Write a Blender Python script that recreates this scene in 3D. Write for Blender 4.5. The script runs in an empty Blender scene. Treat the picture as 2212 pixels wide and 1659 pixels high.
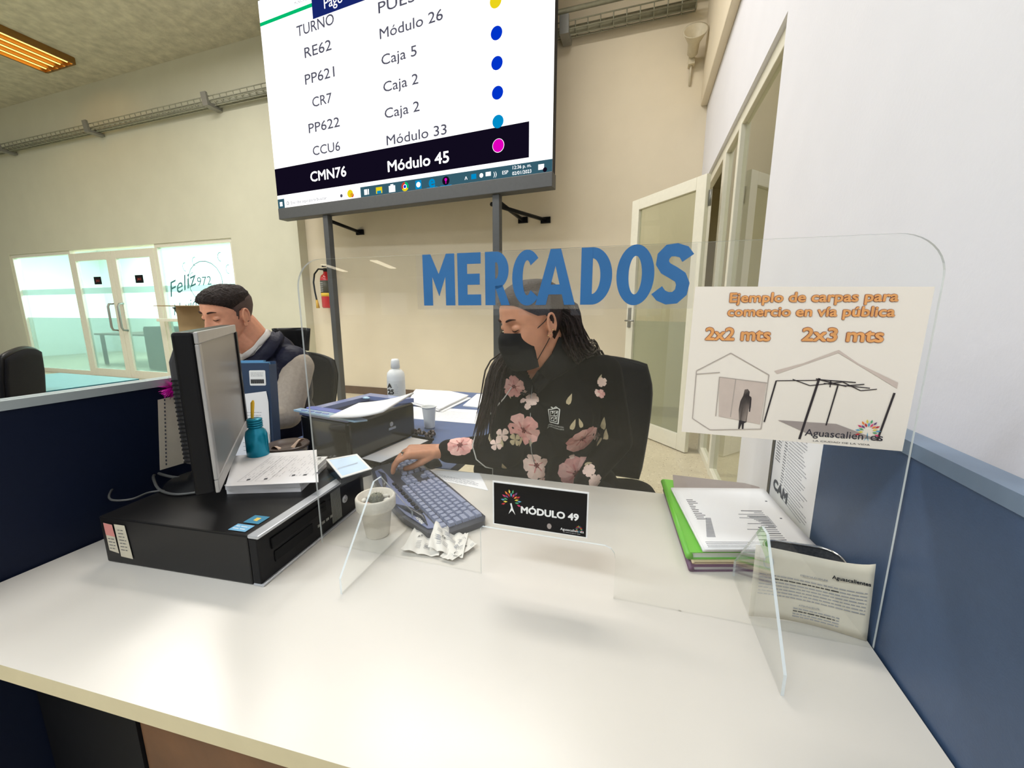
import bpy, bmesh, math, random
import numpy as np
from mathutils import Matrix, Vector
from mathutils.bvhtree import BVHTree
random.seed(7); np.random.seed(7)
S = bpy.context.scene
COL = S.collection
R = math.radians
# ------------------------------------------------------------------ camera
FPX, YAW, PITCH, CAMZ = 847.0, 17.88, 10.3, 1.25
cam = bpy.data.cameras.new('camera'); co = bpy.data.objects.new('camera', cam); COL.objects.link(co)
cam.sensor_fit = 'HORIZONTAL'; cam.sensor_width = 36.0; cam.lens = FPX / 2212 * 36.0
cam.clip_start = 0.02; cam.clip_end = 200
co.location = (0, 0, CAMZ); co.rotation_euler = (R(90 - PITCH), 0, R(YAW))
S.camera = co
# ------------------------------------------------------------------ world, exposure
S.view_settings.view_transform = 'Standard'; S.view_settings.look = 'None'
S.view_settings.gamma = 1.0; S.view_settings.use_curve_mapping = False
S.view_settings.exposure = -0.2
S.cycles.use_denoising = True
S.cycles.max_bounces = 10; S.cycles.transparent_max_bounces = 24
S.cycles.caustics_reflective = False; S.cycles.caustics_refractive = False
S.cycles.sample_clamp_indirect = 6.0
W = bpy.data.worlds.new('daylight'); S.world = W; W.use_nodes = True
W.node_tree.nodes['Background'].inputs[0].default_value = (0.86, 0.92, 1.0, 1)
W.node_tree.nodes['Background'].inputs[1].default_value = 0.65

def area(name, loc, size, power, color, rot=(0, 0, 0), sy=None):
    l = bpy.data.lights.new(name, 'AREA'); l.energy = power; l.color = color
    l.shape = 'RECTANGLE'; l.size = size; l.size_y = sy or size
    o = bpy.data.objects.new(name, l); o.location = loc; o.rotation_euler = rot; COL.objects.link(o)
    return o
WARM = (1.0, 0.86, 0.66); COOL = (0.84, 0.92, 1.0); NEUT = (1.0, 0.955, 0.90)
# unseen ceiling lamps added to light the hall (no fixtures built), and the lamps of the rooms behind glass
area('unseen_hall_lamp', (-4.6, 2.6, 4.9), 2.4, 130, NEUT, sy=0.6)
area('unseen_hall_lamp', (-1.6, 2.9, 4.9), 2.4, 118, NEUT, sy=0.6)
area('unseen_hall_lamp', (-4.6, -1.8, 4.9), 2.4, 150, COOL, sy=0.6)
area('unseen_hall_lamp', (-1.4, -2.2, 4.9), 2.4, 165, COOL, sy=0.6)
area('unseen_hall_lamp', (-8.5, 0.5, 4.9), 2.4, 135, NEUT, sy=0.6)
area('unseen_hall_lamp', (-3.0, -9.0, 4.9), 6.0, 300, COOL, sy=0.6)
area('unseen_hall_lamp', (-12.0, -7.0, 4.9), 6.0, 300, COOL, sy=0.6)
area('meeting_room_lamp', (-10.5, 6.6, 3.2), 2.5, 290, (0.80, 1.0, 0.97), sy=1.5)
area('meeting_room_lamp', (-7.0, 6.6, 3.2), 2.5, 200, (0.80, 1.0, 0.97), sy=1.5)
area('meeting_room_lamp', (-13.2, 6.6, 3.2), 2.5, 260, (0.80, 1.0, 0.97), sy=1.5)
area('side_room_lamp', (2.3, 3.2, 2.9), 1.2, 45, NEUT, sy=1.2)

# ------------------------------------------------------------------ helpers
_cy, _sy = math.cos(R(-YAW)), math.sin(R(-YAW))
def at(px, py, d):
    """world point seen at a photo pixel, d metres ahead of the lens"""
    cx, cyy = (px - 1106) / FPX * d, (py - 829.5) / FPX * d
    cp, sp = math.cos(R(PITCH)), math.sin(R(PITCH))
    fwd = d * cp - cyy * sp; up = -d * sp - cyy * cp
    return Vector((cx * _cy + fwd * _sy, -cx * _sy + fwd * _cy, CAMZ + up))
def atz(px, py, z):
    a = at(px, py, 1.0) - Vector((0, 0, CAMZ)); return Vector((0, 0, CAMZ)) + a * ((z - CAMZ) / a.z)

def lin(c):
    c = [x / 255.0 for x in c]
    return tuple(x / 12.92 if x <= 0.04045 else ((x + 0.055) / 1.055) ** 2.4 for x in c) + (1.0,)

_mats = {}
def mat(name, rgb, rough=0.5, metal=0.0, var=0.06, scale=30.0, bump=0.0, bscale=None, spec=0.5, coat=0.0, emit=0.0, trans=0.0, alpha=1.0):
    if name in _mats: return _mats[name]
    m = bpy.data.materials.new(name); m.use_nodes = True; nt = m.node_tree; b = nt.nodes['Principled BSDF']
    c = lin(rgb)
    if max(rgb) <= 62 and spec == 0.5 and not coat: spec = 0.16
    tc = nt.nodes.new('ShaderNodeTexCoord'); nz = nt.nodes.new('ShaderNodeTexNoise'); nz.inputs['Scale'].default_value = scale
    nz.inputs['Detail'].default_value = 4
    nt.links.new(tc.outputs['Object'], nz.inputs['Vector'])
    cr = nt.nodes.new('ShaderNodeValToRGB')
    cr.color_ramp.elements[0].position = 0.3; cr.color_ramp.elements[1].position = 0.7
    cr.color_ramp.elements[0].color = tuple(x * (1 - var) for x in c[:3]) + (1,)
    cr.color_ramp.elements[1].color = tuple(min(1, x * (1 + var * 0.5)) for x in c[:3]) + (1,)
    nt.links.new(nz.outputs['Fac'], cr.inputs['Fac']); nt.links.new(cr.outputs['Color'], b.inputs['Base Color'])
    b.inputs['Roughness'].default_value = rough; b.inputs['Metallic'].default_value = metal
    b.inputs['Specular IOR Level'].default_value = spec; b.inputs['Coat Weight'].default_value = coat
    b.inputs['Coat Roughness'].default_value = 0.08
    b.inputs['Transmission Weight'].default_value = trans
    b.inputs['Alpha'].default_value = alpha
    if emit:
        nt.links.new(cr.outputs['Color'], b.inputs['Emission Color']); b.inputs['Emission Strength'].default_value = emit
    if bump:
        n2 = nt.nodes.new('ShaderNodeTexNoise'); n2.inputs['Scale'].default_value = bscale or scale * 4; n2.inputs['Detail'].default_value = 5
        nt.links.new(tc.outputs['Object'], n2.inputs['Vector'])
        bp = nt.nodes.new('ShaderNodeBump'); bp.inputs['Strength'].default_value = bump; bp.inputs['Distance'].default_value = 0.01
        nt.links.new(n2.outputs['Fac'], bp.inputs['Height']); nt.links.new(bp.outputs['Normal'], b.inputs['Normal'])
    _mats[name] = m; return m

def glass(name, tint=(1, 1, 1), ior=1.45, haze=0.0, hazecol=(200, 200, 195), rough=0.0, refl=1.0):
    """thin clear sheet: see-through, with a fresnel reflection and, if frosted, a milky body"""
    if name in _mats: return _mats[name]
    m = bpy.data.materials.new(name); m.use_nodes = True; nt = m.node_tree; nt.nodes.clear()
    out = nt.nodes.new('ShaderNodeOutputMaterial'); tr = nt.nodes.new('ShaderNodeBsdfTransparent'); gl = nt.nodes.new('ShaderNodeBsdfGlossy')
    gl.inputs['Roughness'].default_value = rough; gl.inputs['Color'].default_value = (refl, refl, refl, 1)
    tr.inputs['Color'].default_value = tuple(tint) + (1,)
    ge = nt.nodes.new('ShaderNodeNewGeometry'); dt = nt.nodes.new('ShaderNodeVectorMath'); dt.operation = 'DOT_PRODUCT'
    nt.links.new(ge.outputs['Normal'], dt.inputs[0]); nt.links.new(ge.outputs['Incoming'], dt.inputs[1])
    def mth(op, a, b):
        n = nt.nodes.new('ShaderNodeMath'); n.operation = op
        for i, q in enumerate((a, b)):
            if q is None: continue
            if isinstance(q, (int, float)): n.inputs[i].default_value = q
            else: nt.links.new(q, n.inputs[i])
        return n.outputs[0]
    r0 = ((ior - 1) / (ior + 1)) ** 2
    fac = mth('MULTIPLY_ADD', mth('POWER', mth('SUBTRACT', 1.0, mth('MINIMUM', mth('ABSOLUTE', dt.outputs['Value'], None), 1.0)), 5.0), 1 - r0); fac.node.inputs[2].default_value = r0
    mx = nt.nodes.new('ShaderNodeMixShader'); nt.links.new(fac, mx.inputs[0])
    base = tr
    if haze:
        df = nt.nodes.new('ShaderNodeBsdfDiffuse'); df.inputs['Color'].default_value = lin(hazecol)
        tl = nt.nodes.new('ShaderNodeBsdfTranslucent'); tl.inputs['Color'].default_value = lin(hazecol)
        m1 = nt.nodes.new('ShaderNodeMixShader'); m1.inputs[0].default_value = 0.5
        nt.links.new(df.outputs[0], m1.inputs[1]); nt.links.new(tl.outputs[0], m1.inputs[2])
        m2 = nt.nodes.new('ShaderNodeMixShader'); m2.inputs[0].default_value = haze
        nt.links.new(tr.outputs[0], m2.inputs[1]); nt.links.new(m1.outputs[0], m2.inputs[2]); base = m2
    nt.links.new(base.outputs[0], mx.inputs[1]); nt.links.new(gl.outputs[0], mx.inputs[2]); nt.links.new(mx.outputs[0], out.inputs[0])
    _mats[name] = m; return m

def glow(name, rgb, s=1.0):
    if name in _mats: return _mats[name]
    m = bpy.data.materials.new(name); m.use_nodes = True; nt = m.node_tree; nt.nodes.clear()
    out = nt.nodes.new('ShaderNodeOutputMaterial'); e = nt.nodes.new('ShaderNodeEmission')
    e.inputs[0].default_value = lin(rgb); e.inputs[1].default_value = s
    nt.links.new(e.outputs[0], out.inputs[0]); _mats[name] = m; return m

_txt = {}
def _text_mesh(s, bold):
    k = (s, bold)
    if k in _txt: return _txt[k]
    c = bpy.data.curves.new('t', 'FONT'); c.body = s; c.size = 1.0; c.offset = bold; c.resolution_u = 3
    o = bpy.data.objects.new('t', c); COL.objects.link(o)
    dg = bpy.context.evaluated_depsgraph_get(); dg.update()
    me = o.evaluated_get(dg).to_mesh()
    v = [(p.co.x, p.co.y) for p in me.vertices]; f = [tuple(p.vertices) for p in me.polygons]
    o.evaluated_get(dg).to_mesh_clear(); bpy.data.objects.remove(o); bpy.data.curves.remove(c)
    _txt[k] = (v, f); return _txt[k]

class MB:
    def __init__(s): s.v = []; s.f = []; s.m = []; s.s = []; s.T = Matrix.Identity(4)
    def add(s, vs, fs, m=0, smooth=False):
        n = len(s.v); s.v += [s.T @ Vector(p) for p in vs]
        for f in fs: s.f.append(tuple(i + n for i in f)); s.m.append(m); s.s.append(smooth)
        return s
    def box(s, c, d, m=0, rot=None):
        M = Matrix.Translation(c) @ (rot.to_4x4() if rot is not None else Matrix.Identity(4))
        vs = [M @ Vector((x * d[0] / 2, y * d[1] / 2, z * d[2] / 2)) for x in (-1, 1) for y in (-1, 1) for z in (-1, 1)]
        return s.add(vs, [(0, 1, 3, 2), (4, 6, 7, 5), (0, 4, 5, 1), (2, 3, 7, 6), (0, 2, 6, 4), (1, 5, 7, 3)], m)
    def mm(s, a, b, m=0):
        return s.box([(a[i] + b[i]) / 2 for i in range(3)], [abs(b[i] - a[i]) for i in range(3)], m)
    def prism(s, pts, z0, z1, m=0, ms=None):
        n = len(pts); vs = [(p[0], p[1], z0) for p in pts] + [(p[0], p[1], z1) for p in pts]
        s.add(vs, [tuple(range(n - 1, -1, -1)), tuple(range(n, 2 * n))], m)
        return s.add(vs, [(i, (i + 1) % n, (i + 1) % n + n, i + n) for i in range(n)], m if ms is None else ms)
    def tube(s, path, r, n=8, m=0, cap=True, squash=None):
        P = [Vector(p) for p in path]; L = len(P); rr = r if isinstance(r, (list, tuple)) else [r] * L
        vs = []; up = Vector((0, 0, 1)); prev = None
        for i, p in enumerate(P):
            t = (P[min(i + 1, L - 1)] - P[max(i - 1, 0)]); t = t.normalized() if t.length > 1e-9 else Vector((0, 0, 1))
            if prev is None:
                a = t.cross(up); a = a if a.length > 0.1 else t.cross(Vector((1, 0, 0)))
            else: a = prev - t * prev.dot(t)
            a.normalize(); prev = a; b = t.cross(a)
            for k in range(n):
                an = 2 * math.pi * k / n; vs.append(p + (a * math.cos(an) + b * math.sin(an)) * rr[i])
        fs = [(i * n + k, i * n + (k + 1) % n, (i + 1) * n + (k + 1) % n, (i + 1) * n + k) for i in range(L - 1) for k in range(n)]
        if cap: fs += [tuple(range(n - 1, -1, -1)), tuple(range((L - 1) * n, L * n))]
        return s.add(vs, fs, m, True)
    def lathe(s, prof, n=32, m=0, c=(0, 0, 0), smooth=True):
        vs = []; fs = []
        for r, z in prof:
            for k in range(n): a = 2 * math.pi * k / n; vs.append((c[0] + r * math.cos(a), c[1] + r * math.sin(a), c[2] + z))
        for i in range(len(prof) - 1):
            for k in range(n): fs.append((i * n + k, i * n + (k + 1) % n, (i + 1) * n + (k + 1) % n, (i + 1) * n + k))
        if prof[0][0] > 1e-6: fs.append(tuple(range(n - 1, -1, -1)))
        if prof[-1][0] > 1e-6: fs.append(tuple(range((len(prof) - 1) * n, len(prof) * n)))
        return s.add(vs, fs, m, smooth)
    def ell(s, c, r, m=0, n=20, k=12, rot=None):
        vs = []; fs = []; M = rot.to_4x4() if rot is not None else Matrix.Identity(4)
        for i in range(k + 1):
            th = math.pi * i / k
            for j in range(n):
                ph = 2 * math.pi * j / n
                vs.append(Vector(c) + (M @ Vector((r[0] * math.sin(th) * math.cos(ph), r[1] * math.sin(th) * math.sin(ph), r[2] * math.cos(th)))))
        for i in range(k):
            for j in range(n): fs.append((i * n + j, (i + 1) * n + j, (i + 1) * n + (j + 1) % n, i * n + (j + 1) % n))
        return s.add(vs, fs, m, True)
    def cap(s, p0, r0, p1, r1, m=0, n=16):
        """closed tapered limb with rounded ends"""
        p0, p1 = Vector(p0), Vector(p1); t = p1 - p0; L = t.length; t.normalize()
        path = []; rr = []
        for i in range(7): a = math.pi / 2 * i / 6; path.append(p0 - t * r0 * math.cos(a)); rr.append(max(r0 * math.sin(a), 1e-4))
        for i in range(1, 6): path.append(p0 + t * L * i / 6); rr.append(r0 + (r1 - r0) * i / 6)
        for i in range(7): a = math.pi / 2 * i / 6; path.append(p1 + t * r1 * math.sin(a)); rr.append(max(r1 * math.cos(a), 1e-4))
        return s.tube(path, rr, n, m)
    def quad(s, a, b, c, d, m=0): return s.add([a, b, c, d], [(0, 1, 2, 3)], m)
    def grid(s, fn, nu, nv, m=0, smooth=True):
        vs = [fn(i / nu, j / nv) for j in range(nv + 1) for i in range(nu + 1)]
        fs = [(j * (nu + 1) + i, j * (nu + 1) + i + 1, (j + 1) * (nu + 1) + i + 1, (j + 1) * (nu + 1) + i) for j in range(nv) for i in range(nu)]
        return s.add(vs, fs, m, smooth)
    def text(s, t, o, ux, uy, h, m=0, width=None, bold=0.0, align='L', lift=0.0006, slant=0.0):
        if bold > 0:
            d = bold * h * 0.8
            for i, (dx, dy) in enumerate(((0, 0), (d, 0), (-d, 0), (0, d), (0, -d), (d * .7, d * .7), (-d * .7, d * .7), (d * .7, -d * .7), (-d * .7, -d * .7))):
                X, Y = Vector(ux).normalized(), Vector(uy).normalized()
                s.text(t, Vector(o) + X * dx + Y * dy, ux, uy, h, m, width, 0.0, align, lift + i * 2e-6, slant)
            return s
        v, f = _text_mesh(t, bold)
        if not v: return s
        H = 0.729
        x0 = min(p[0] for p in v); x1 = max(p[0] for p in v); k = h / H; kx = (width / (x1 - x0)) if width else k
        wtot = (x1 - x0) * kx; sh = {'L': 0, 'C': -wtot / 2, 'R': -wtot}[align]
        ux, uy, o = Vector(ux).normalized(), Vector(uy).normalized(), Vector(o); nn = ux.cross(uy)
        return s.add([o + ux * ((p[0] - x0) * kx + sh + slant * p[1] * k) + uy * (p[1] * k) + nn * lift for p in v], f, m)
    def poly(s, pts, o, ux, uy, m=0, lift=0.0006):
        ux, uy, o = Vector(ux).normalized(), Vector(uy).normalized(), Vector(o); nn = ux.cross(uy)
        return s.add([o + ux * p[0] + uy * p[1] + nn * lift for p in pts], [tuple(range(len(pts)))], m)
    def line(s, a, b, w, o, ux, uy, m=0, lift=0.0006):
        d = Vector((b[0] - a[0], b[1] - a[1])); l = d.length or 1e-6; n = Vector((-d.y, d.x)) / l * w / 2
        return s.poly([(a[0] - n.x, a[1] - n.y), (b[0] - n.x, b[1] - n.y), (b[0] + n.x, b[1] + n.y), (a[0] + n.x, a[1] + n.y)], o, ux, uy, m, lift)
    def script(s, x0, x1, y0, y1, n, o, ux, uy, m=0, w=0.0012, ragged=0.3, rng=None, lift=0.0006):
        """rows of small printed words"""
        rng = rng or random
        for i in range(n):
            y = y1 - (y1 - y0) * (i + 0.5) / n; x = x0; xe = x1 - rng.random() * ragged * (x1 - x0)
            while x < xe:
                l = w * rng.uniform(3, 9); s.line((x, y), (min(x + l, xe), y), w, o, ux, uy, m, lift); x += l + w * 1.3
        return s
    def build(s, name, mats, parent=None, bevel=0.0, seg=2, solid=0.0, sub=0, flat=False):
        me = bpy.data.meshes.new(name); me.from_pydata([tuple(p) for p in s.v], [], s.f)
        for m in (mats if isinstance(mats, (list, tuple)) else [mats]): me.materials.append(m)
        for p, mi, sm in zip(me.polygons, s.m, s.s): p.material_index = mi; p.use_smooth = sm and not flat
        me.update()
        o = bpy.data.objects.new(name, me); COL.objects.link(o)
        if parent: o.parent = parent
        if solid: q = o.modifiers.new('thick', 'SOLIDIFY'); q.thickness = solid; q.offset = -1
        if bevel:
            q = o.modifiers.new('bevel', 'BEVEL'); q.width = bevel; q.segments = seg; q.limit_method = 'ANGLE'; q.angle_limit = R(40)
        if sub: q = o.modifiers.new('sub', 'SUBSURF'); q.levels = sub; q.render_levels = sub
        return o

def tag(o, label, cat, group=None):
    o['label'] = label; o['category'] = cat
    if group: o['group'] = group
    return o
def thing(name, label, cat, loc=(0, 0, 0), rotz=0.0, group=None, M=None):
    o = bpy.data.objects.new(name, None); o.empty_display_size = 0.05; COL.objects.link(o)
    if M is not None: o.matrix_world = M
    else: o.location = loc; o.rotation_euler = (0, 0, rotz)
    return tag(o, label, cat, group)
def struct(o): o['kind'] = 'structure'; return o
def rect_round(x0, y0, x1, y1, r, n=6, corners=(1, 1, 1, 1)):
    """corner order: bottom-left, bottom-right, top-right, top-left"""
    P = []
    for i, (cx, cy, a0) in enumerate(((x0, y0, 180), (x1, y0, 270), (x1, y1, 0), (x0, y1, 90))):
        if not corners[i]: P.append((cx, cy)); continue
        ox, oy = (cx + r if cx == x0 else cx - r), (cy + r if cy == y0 else cy - r)
        for k in range(n + 1): a = R(a0 + 90 * k / n); P.append((ox + r * math.cos(a), oy + r * math.sin(a)))
    return P
def fuse(name, mb, mats, voxel, smooth=4, parent=None, keep=None):
    """melts overlapping closed shapes into one continuous skin"""
    o = mb.build('tmp', mats); q = o.modifiers.new('r', 'REMESH'); q.mode = 'VOXEL'; q.voxel_size = voxel
    if smooth: q = o.modifiers.new('s', 'SMOOTH'); q.iterations = smooth; q.factor = 0.5
    dg = bpy.context.evaluated_depsgraph_get(); dg.update(); me = bpy.data.meshes.new_from_object(o.evaluated_get(dg))
    me.name = name; bpy.data.objects.remove(o)
    me.materials.clear()
    for m in (mats if isinstance(mats, (list, tuple)) else [mats]): me.materials.append(m)
    for p in me.polygons: p.use_smooth = True; p.material_index = 0
    r = bpy.data.objects.new(name, me); COL.objects.link(r)
    if parent: r.parent = parent
    return r
def bvh(o):
    me = o.data; return BVHTree.FromPolygons([v.co.copy() for v in me.vertices], [tuple(p.vertices) for p in me.polygons])
Z3 = Vector((0, 0, 1))
# ================================================================== the setting
m_wl = mat('wall paint cream', (206, 204, 184), 0.75, var=0.03, scale=3, bump=0.05, bscale=120)
m_wb = mat('wall paint warm', (224, 212, 188), 0.75, var=0.03, scale=3, bump=0.05, bscale=120)
m_wr = mat('wall paint white', (229, 229, 236), 0.6, var=0.02, scale=4, bump=0.06, bscale=90)
m_ceil = mat('rough concrete ceiling', (196, 190, 170), 0.95, var=0.22, scale=9, bump=0.9, bscale=26)
m_alu = mat('painted frame', (226, 222, 205), 0.45, var=0.03)
m_alug = mat('grey aluminium', (150, 150, 145), 0.4, 0.6, var=0.05)
m_galv = mat('galvanised wire', (150, 150, 132), 0.5, 0.3, var=0.1)
m_black = mat('black plastic', (18, 18, 20), 0.38, var=0.1, scale=60)
m_blackm = mat('black matt plastic', (14, 14, 16), 0.6, var=0.1, scale=60)
m_white = mat('white plastic', (236, 236, 234), 0.4, var=0.02)
m_paper = mat('white paper', (240, 239, 240), 0.8, var=0.02, scale=8)
m_ink = mat('grey print', (92, 92, 98), 0.8)
m_inkl = mat('pale print', (165, 165, 170), 0.8)
m_inkd = mat('black print', (30, 30, 34), 0.7)
m_brown = mat('brown baseboard', (96, 74, 56), 0.5, var=0.2, scale=12)

# terrazzo floor
def terrazzo():
    m = mat('terrazzo', (205, 194, 168), 0.35, var=0.05, scale=6); nt = m.node_tree; b = nt.nodes['Principled BSDF']
    tc = nt.nodes['Texture Coordinate']; src = b.inputs['Base Color'].links[0].from_socket
    for sc_, col, lo in ((34, (150, 130, 106), 0.11), (44, (92, 80, 68), 0.06), (24, (216, 206, 182), 0.16)):
        vo = nt.nodes.new('ShaderNodeTexVoronoi'); vo.inputs['Scale'].default_value = sc_; vo.inputs['Randomness'].default_value = 1
        nz = nt.nodes.new('ShaderNodeTexNoise'); nz.inputs['Scale'].default_value = sc_ * 1.7
        mp = nt.nodes.new('ShaderNodeMixRGB'); mp.blend_type = 'ADD'; mp.inputs[0].default_value = 0.02
        nt.links.new(tc.outputs['Object'], nz.inputs['Vector']); nt.links.new(tc.outputs['Object'], mp.inputs[1]); nt.links.new(nz.outputs['Color'], mp.inputs[2])
        nt.links.new(mp.outputs[0], vo.inputs['Vector'])
        ra = nt.nodes.new('ShaderNodeMath'); ra.operation = 'LESS_THAN'; ra.inputs[1].default_value = lo * 1.4
        nt.links.new(vo.outputs['Distance'], ra.inputs[0])
        mx = nt.nodes.new('ShaderNodeMixRGB'); mx.inputs[2].default_value = lin(col)
        nt.links.new(ra.outputs[0], mx.inputs[0]); nt.links.new(src, mx.inputs[1]); src = mx.outputs[0]
    nt.links.new(src, b.inputs['Base Color']); return m
struct(MB().mm((-32, -38, -0.1), (18, 9, 0)).build('floor', terrazzo()))
struct(MB().mm((-32, -38, 5.04), (18, 5.2, 5.2)).build('ceiling', m_ceil))
b = MB(); b.mm((-18, 4.85, 0), (-12.5, 5.0, 5.04)); b.mm((-12.5, 4.85, 2.42), (-6.25, 5.0, 5.04)); b.mm((-6.25, 4.85, 0), (-4.90, 5.0, 5.04))
struct(b.build('wall_left', m_wl))
struct(MB().mm((-4.90, 5.0, 0), (0.63, 5.15, 5.04)).build('wall_back', m_wb))
b = MB(); b.mm((0.55, -3.2, 0), (0.63, 2.29, 5.04)); b.mm((0.55, 2.29, 2.57), (0.63, 5.0, 5.04)); b.mm((0.55, 4.72, 0), (0.63, 5.0, 2.57))
struct(b.build('wall_right', m_wr))
struct(MB().mm((-4.9, 4.985, 0), (0.55, 5.0, 0.12)).build('baseboard_back', m_brown, bevel=0.004))
b = MB(); b.mm((0.485, 1.0, 3.40), (0.55, 5.0, 5.04)); struct(b.build('trim_1', m_wb, bevel=0.008))      # thicker upper wall, ends in a ledge
# wall behind the visitor, with wide street windows that let the daylight in
b = MB()
b.mm((-32, -38.2, 0), (18, -38, 1.0)); b.mm((-32, -38.2, 3.4), (18, -38, 5.04))
for i in range(10): b.mm((-32 + i * 5.2, -38.2, 1.0), (-30 + i * 5.2, -38, 3.4))
b.mm((0.63, -3.3, 0), (18, -3.2, 5.04))
struct(b.build('wall_front', m_wr))
# --- meeting room behind the storefront
m_board = mat('whiteboard wall', (238, 246, 244), 0.5, var=0.02, scale=2)
b = MB(); b.mm((-16.5, 8.3, 0), (-4.95, 8.4, 5.0)); b.mm((-16.6, 5.0, 0), (-16.5, 8.3, 5.0)); b.mm((-5.05, 5.0, 0), (-4.95, 8.3, 5.0))
struct(b.build('wall_far', m_board))
b = MB(); b.mm((-16.5, 5.0, 3.5), (-5.0, 8.3, 3.6)); struct(b.build('trim_2', mat('meeting room ceiling', (190, 205, 200), 0.8)))
tr = thing('roof_truss', 'pale metal roof truss seen through the top of the right storefront pane', 'truss', (-7.6, 7.2, 3.06))
b = MB()
for z in (0, 0.3): b.tube([(-2.4, 0, z), (2.4, 0, z)], 0.025, 6)
for i in range(16):
    x = -2.4 + i * 0.3; b.tube([(x, 0, 0), (x + 0.15, 0, 0.3), (x + 0.3, 0, 0)], 0.014, 6)
b.build('truss_bars', m_galv, tr)
for i in range(6):
    b = MB(); b.tube([(-2.2 + i * 0.8, 0, 0.3), (-2.2 + i * 0.8, 0, 0.44)], 0.01, 5); b.build('hanger_rod', m_galv, tr)
# storefront: two fixed panes and two door leaves
g_store = glass('storefront glass', (0.76, 0.97, 0.96), 1.35)
g_frost = glass('frosted film', (0.42, 0.56, 0.54), 1.3, haze=0.55, hazecol=(128, 150, 144), rough=0.3)
m_mark = mat('marker pen', (64, 122, 126), 0.7)
def panes(b, x0, x1, z0, z1, y):
    """clear glass with a frosted lower field and a frosted stripe"""
    for a, c, mi in ((z0, 1.15, 1), (1.15, 1.61, 0), (1.61, 1.72, 1), (1.72, z1, 0)): b.quad((x0, y, a), (x1, y, a), (x1, y, c), (x0, y, c), mi)
def fixed(name, x0, x1, marks=False):
    b = MB()
    for xx in (x0, x1 - 0.06): b.mm((xx, 4.87, 0), (xx + 0.06, 4.95, 2.36))
    b.mm((x0, 4.87, 2.36), (x1, 4.95, 2.42)); b.mm((x0 + .06, 4.87, 0), (x1 - .06, 4.95, 0.09))
    o = struct(b.build(name, m_alu, bevel=0.004))
    p = MB(); panes(p, x0 + 0.06, x1 - 0.06, 0.09, 2.36, 4.91)
    if marks:
        o3, ux, uy = (0, 4.90, 0), (1, 0, 0), (0, 0, 1)
        p.text('Feliz', (-7.92, 4.90, 1.52), (1, 0, 0.30), (0.10, 0, 1), 0.27, 2, width=0.70, slant=.1)
        p.text('Navidad', (-7.90, 4.90, 1.20), (1, 0, 0.22), (0.10, 0, 1), 0.20, 2, width=0.85, slant=.1)
        p.text('972', (-7.22, 4.90, 1.70), (1, 0, 0.05), (0.1, 0, 1), 0.15, 2, width=0.34)
        cir = [(-7.02 + 0.40 * math.cos(t * 0.35), 1.76 + 0.34 * math.sin(t * 0.35)) for t in range(19)]
        for i in range(18): p.line(cir[i], cir[i + 1], 0.014, o3, ux, uy, 2)
        for cx, cz in ((-7.45, 2.02), (-7.2, 2.1), (-6.6, 2.15), (-6.45, 1.95), (-7.3, 1.85)):
            c2 = [(cx + 0.06 * math.cos(t * 0.6), cz + 0.07 * math.sin(t * 0.6)) for t in range(2, 9)]
            for i in range(6): p.line(c2[i], c2[i + 1], 0.012, o3, ux, uy, 2)
        for i in range(3): p.line([(-6.40, 1.7), (-6.33, 1.55), (-6.28, 1.72)][i], [(-6.33, 1.55), (-6.28, 1.72), (-6.40, 1.7)][i], 0.010, o3, ux, uy, 2)
    p.build('glass_pane', [g_store, g_frost, m_mark], o)
fixed('window_1', -12.5, -10.50); fixed('window_2', -8.10, -6.25, True)
def leaf(name, x0, x1, hx):
    b = MB()
    for xx in (x0, x1 - 0.13): b.mm((xx, 4.86, 0.01), (xx + 0.13, 4.92, 2.36))
    b.mm((x0 + .13, 4.86, 2.22), (x1 - .13, 4.92, 2.36)); b.mm((x0 + .13, 4.86, 0.01), (x1 - .13, 4.92, 0.16))
    o = struct(b.build(name, m_alu, bevel=0.004)); p = MB(); panes(p, x0 + 0.13, x1 - 0.13, 0.16, 2.22, 4.89); p.build('glass_pane', [g_store, g_frost], o)
    h = MB(); h.tube([(hx, 4.86, 1.42), (hx, 4.79, 1.41), (hx, 4.77, 1.36), (hx, 4.77, 0.98), (hx, 4.79, 0.93), (hx, 4.86, 0.92)], 0.018, 10); h.build('door_handle', m_alug, o)
    s_ = MB(); cx = x0 + (x1 - x0) * 0.55; s_.quad((cx - 0.11, 4.885, 1.78), (cx + 0.11, 4.885, 1.78), (cx + 0.11, 4.885, 1.92), (cx - 0.11, 4.885, 1.92))
    s_.text('JALE', (cx, 4.884, 1.83), (1, 0, 0), (0, 0, 1), 0.04, 1, align='C'); s_.build('push_sign', [m_blackm, mat('sign lettering', (190, 70, 60), 0.6)], o)
leaf('door_1', -10.48, -9.30, -9.44); leaf('door_2', -9.29, -8.12, -9.15)
# blurred furniture behind the frosted film
t = thing('meeting_table', 'brown table blurred behind the frosted left storefront pane', 'table', (-11.6, 6.6, 0))
MB().mm((-1.0, -0.6, 0.72), (1.0, 0.6, 0.76)).build('tabletop', m_brown, t, bevel=0.005)
for sx in (-0.9, 0.9):
    for sy in (-0.5, 0.5): MB().mm((sx - 0.03, sy - 0.03, 0), (sx + 0.03, sy + 0.03, 0.72)).build('leg', m_black, t)
t = thing('storage_cabinet', 'dark low cabinet blurred behind the frosted film beside the glass doors', 'cabinet', (-9.9, 6.0, 0))
MB().mm((-0.5, -0.2, 0), (0.5, 0.25, 0.95)).build('cabinet_body', m_blackm, t, bevel=0.01)
MB().mm((-0.49, -0.215, 0.03), (-0.01, -0.2, 0.92)).build('cabinet_door', m_black, t); MB().mm((0.01, -0.215, 0.03), (0.49, -0.2, 0.92)).build('cabinet_door', m_black, t)
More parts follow.
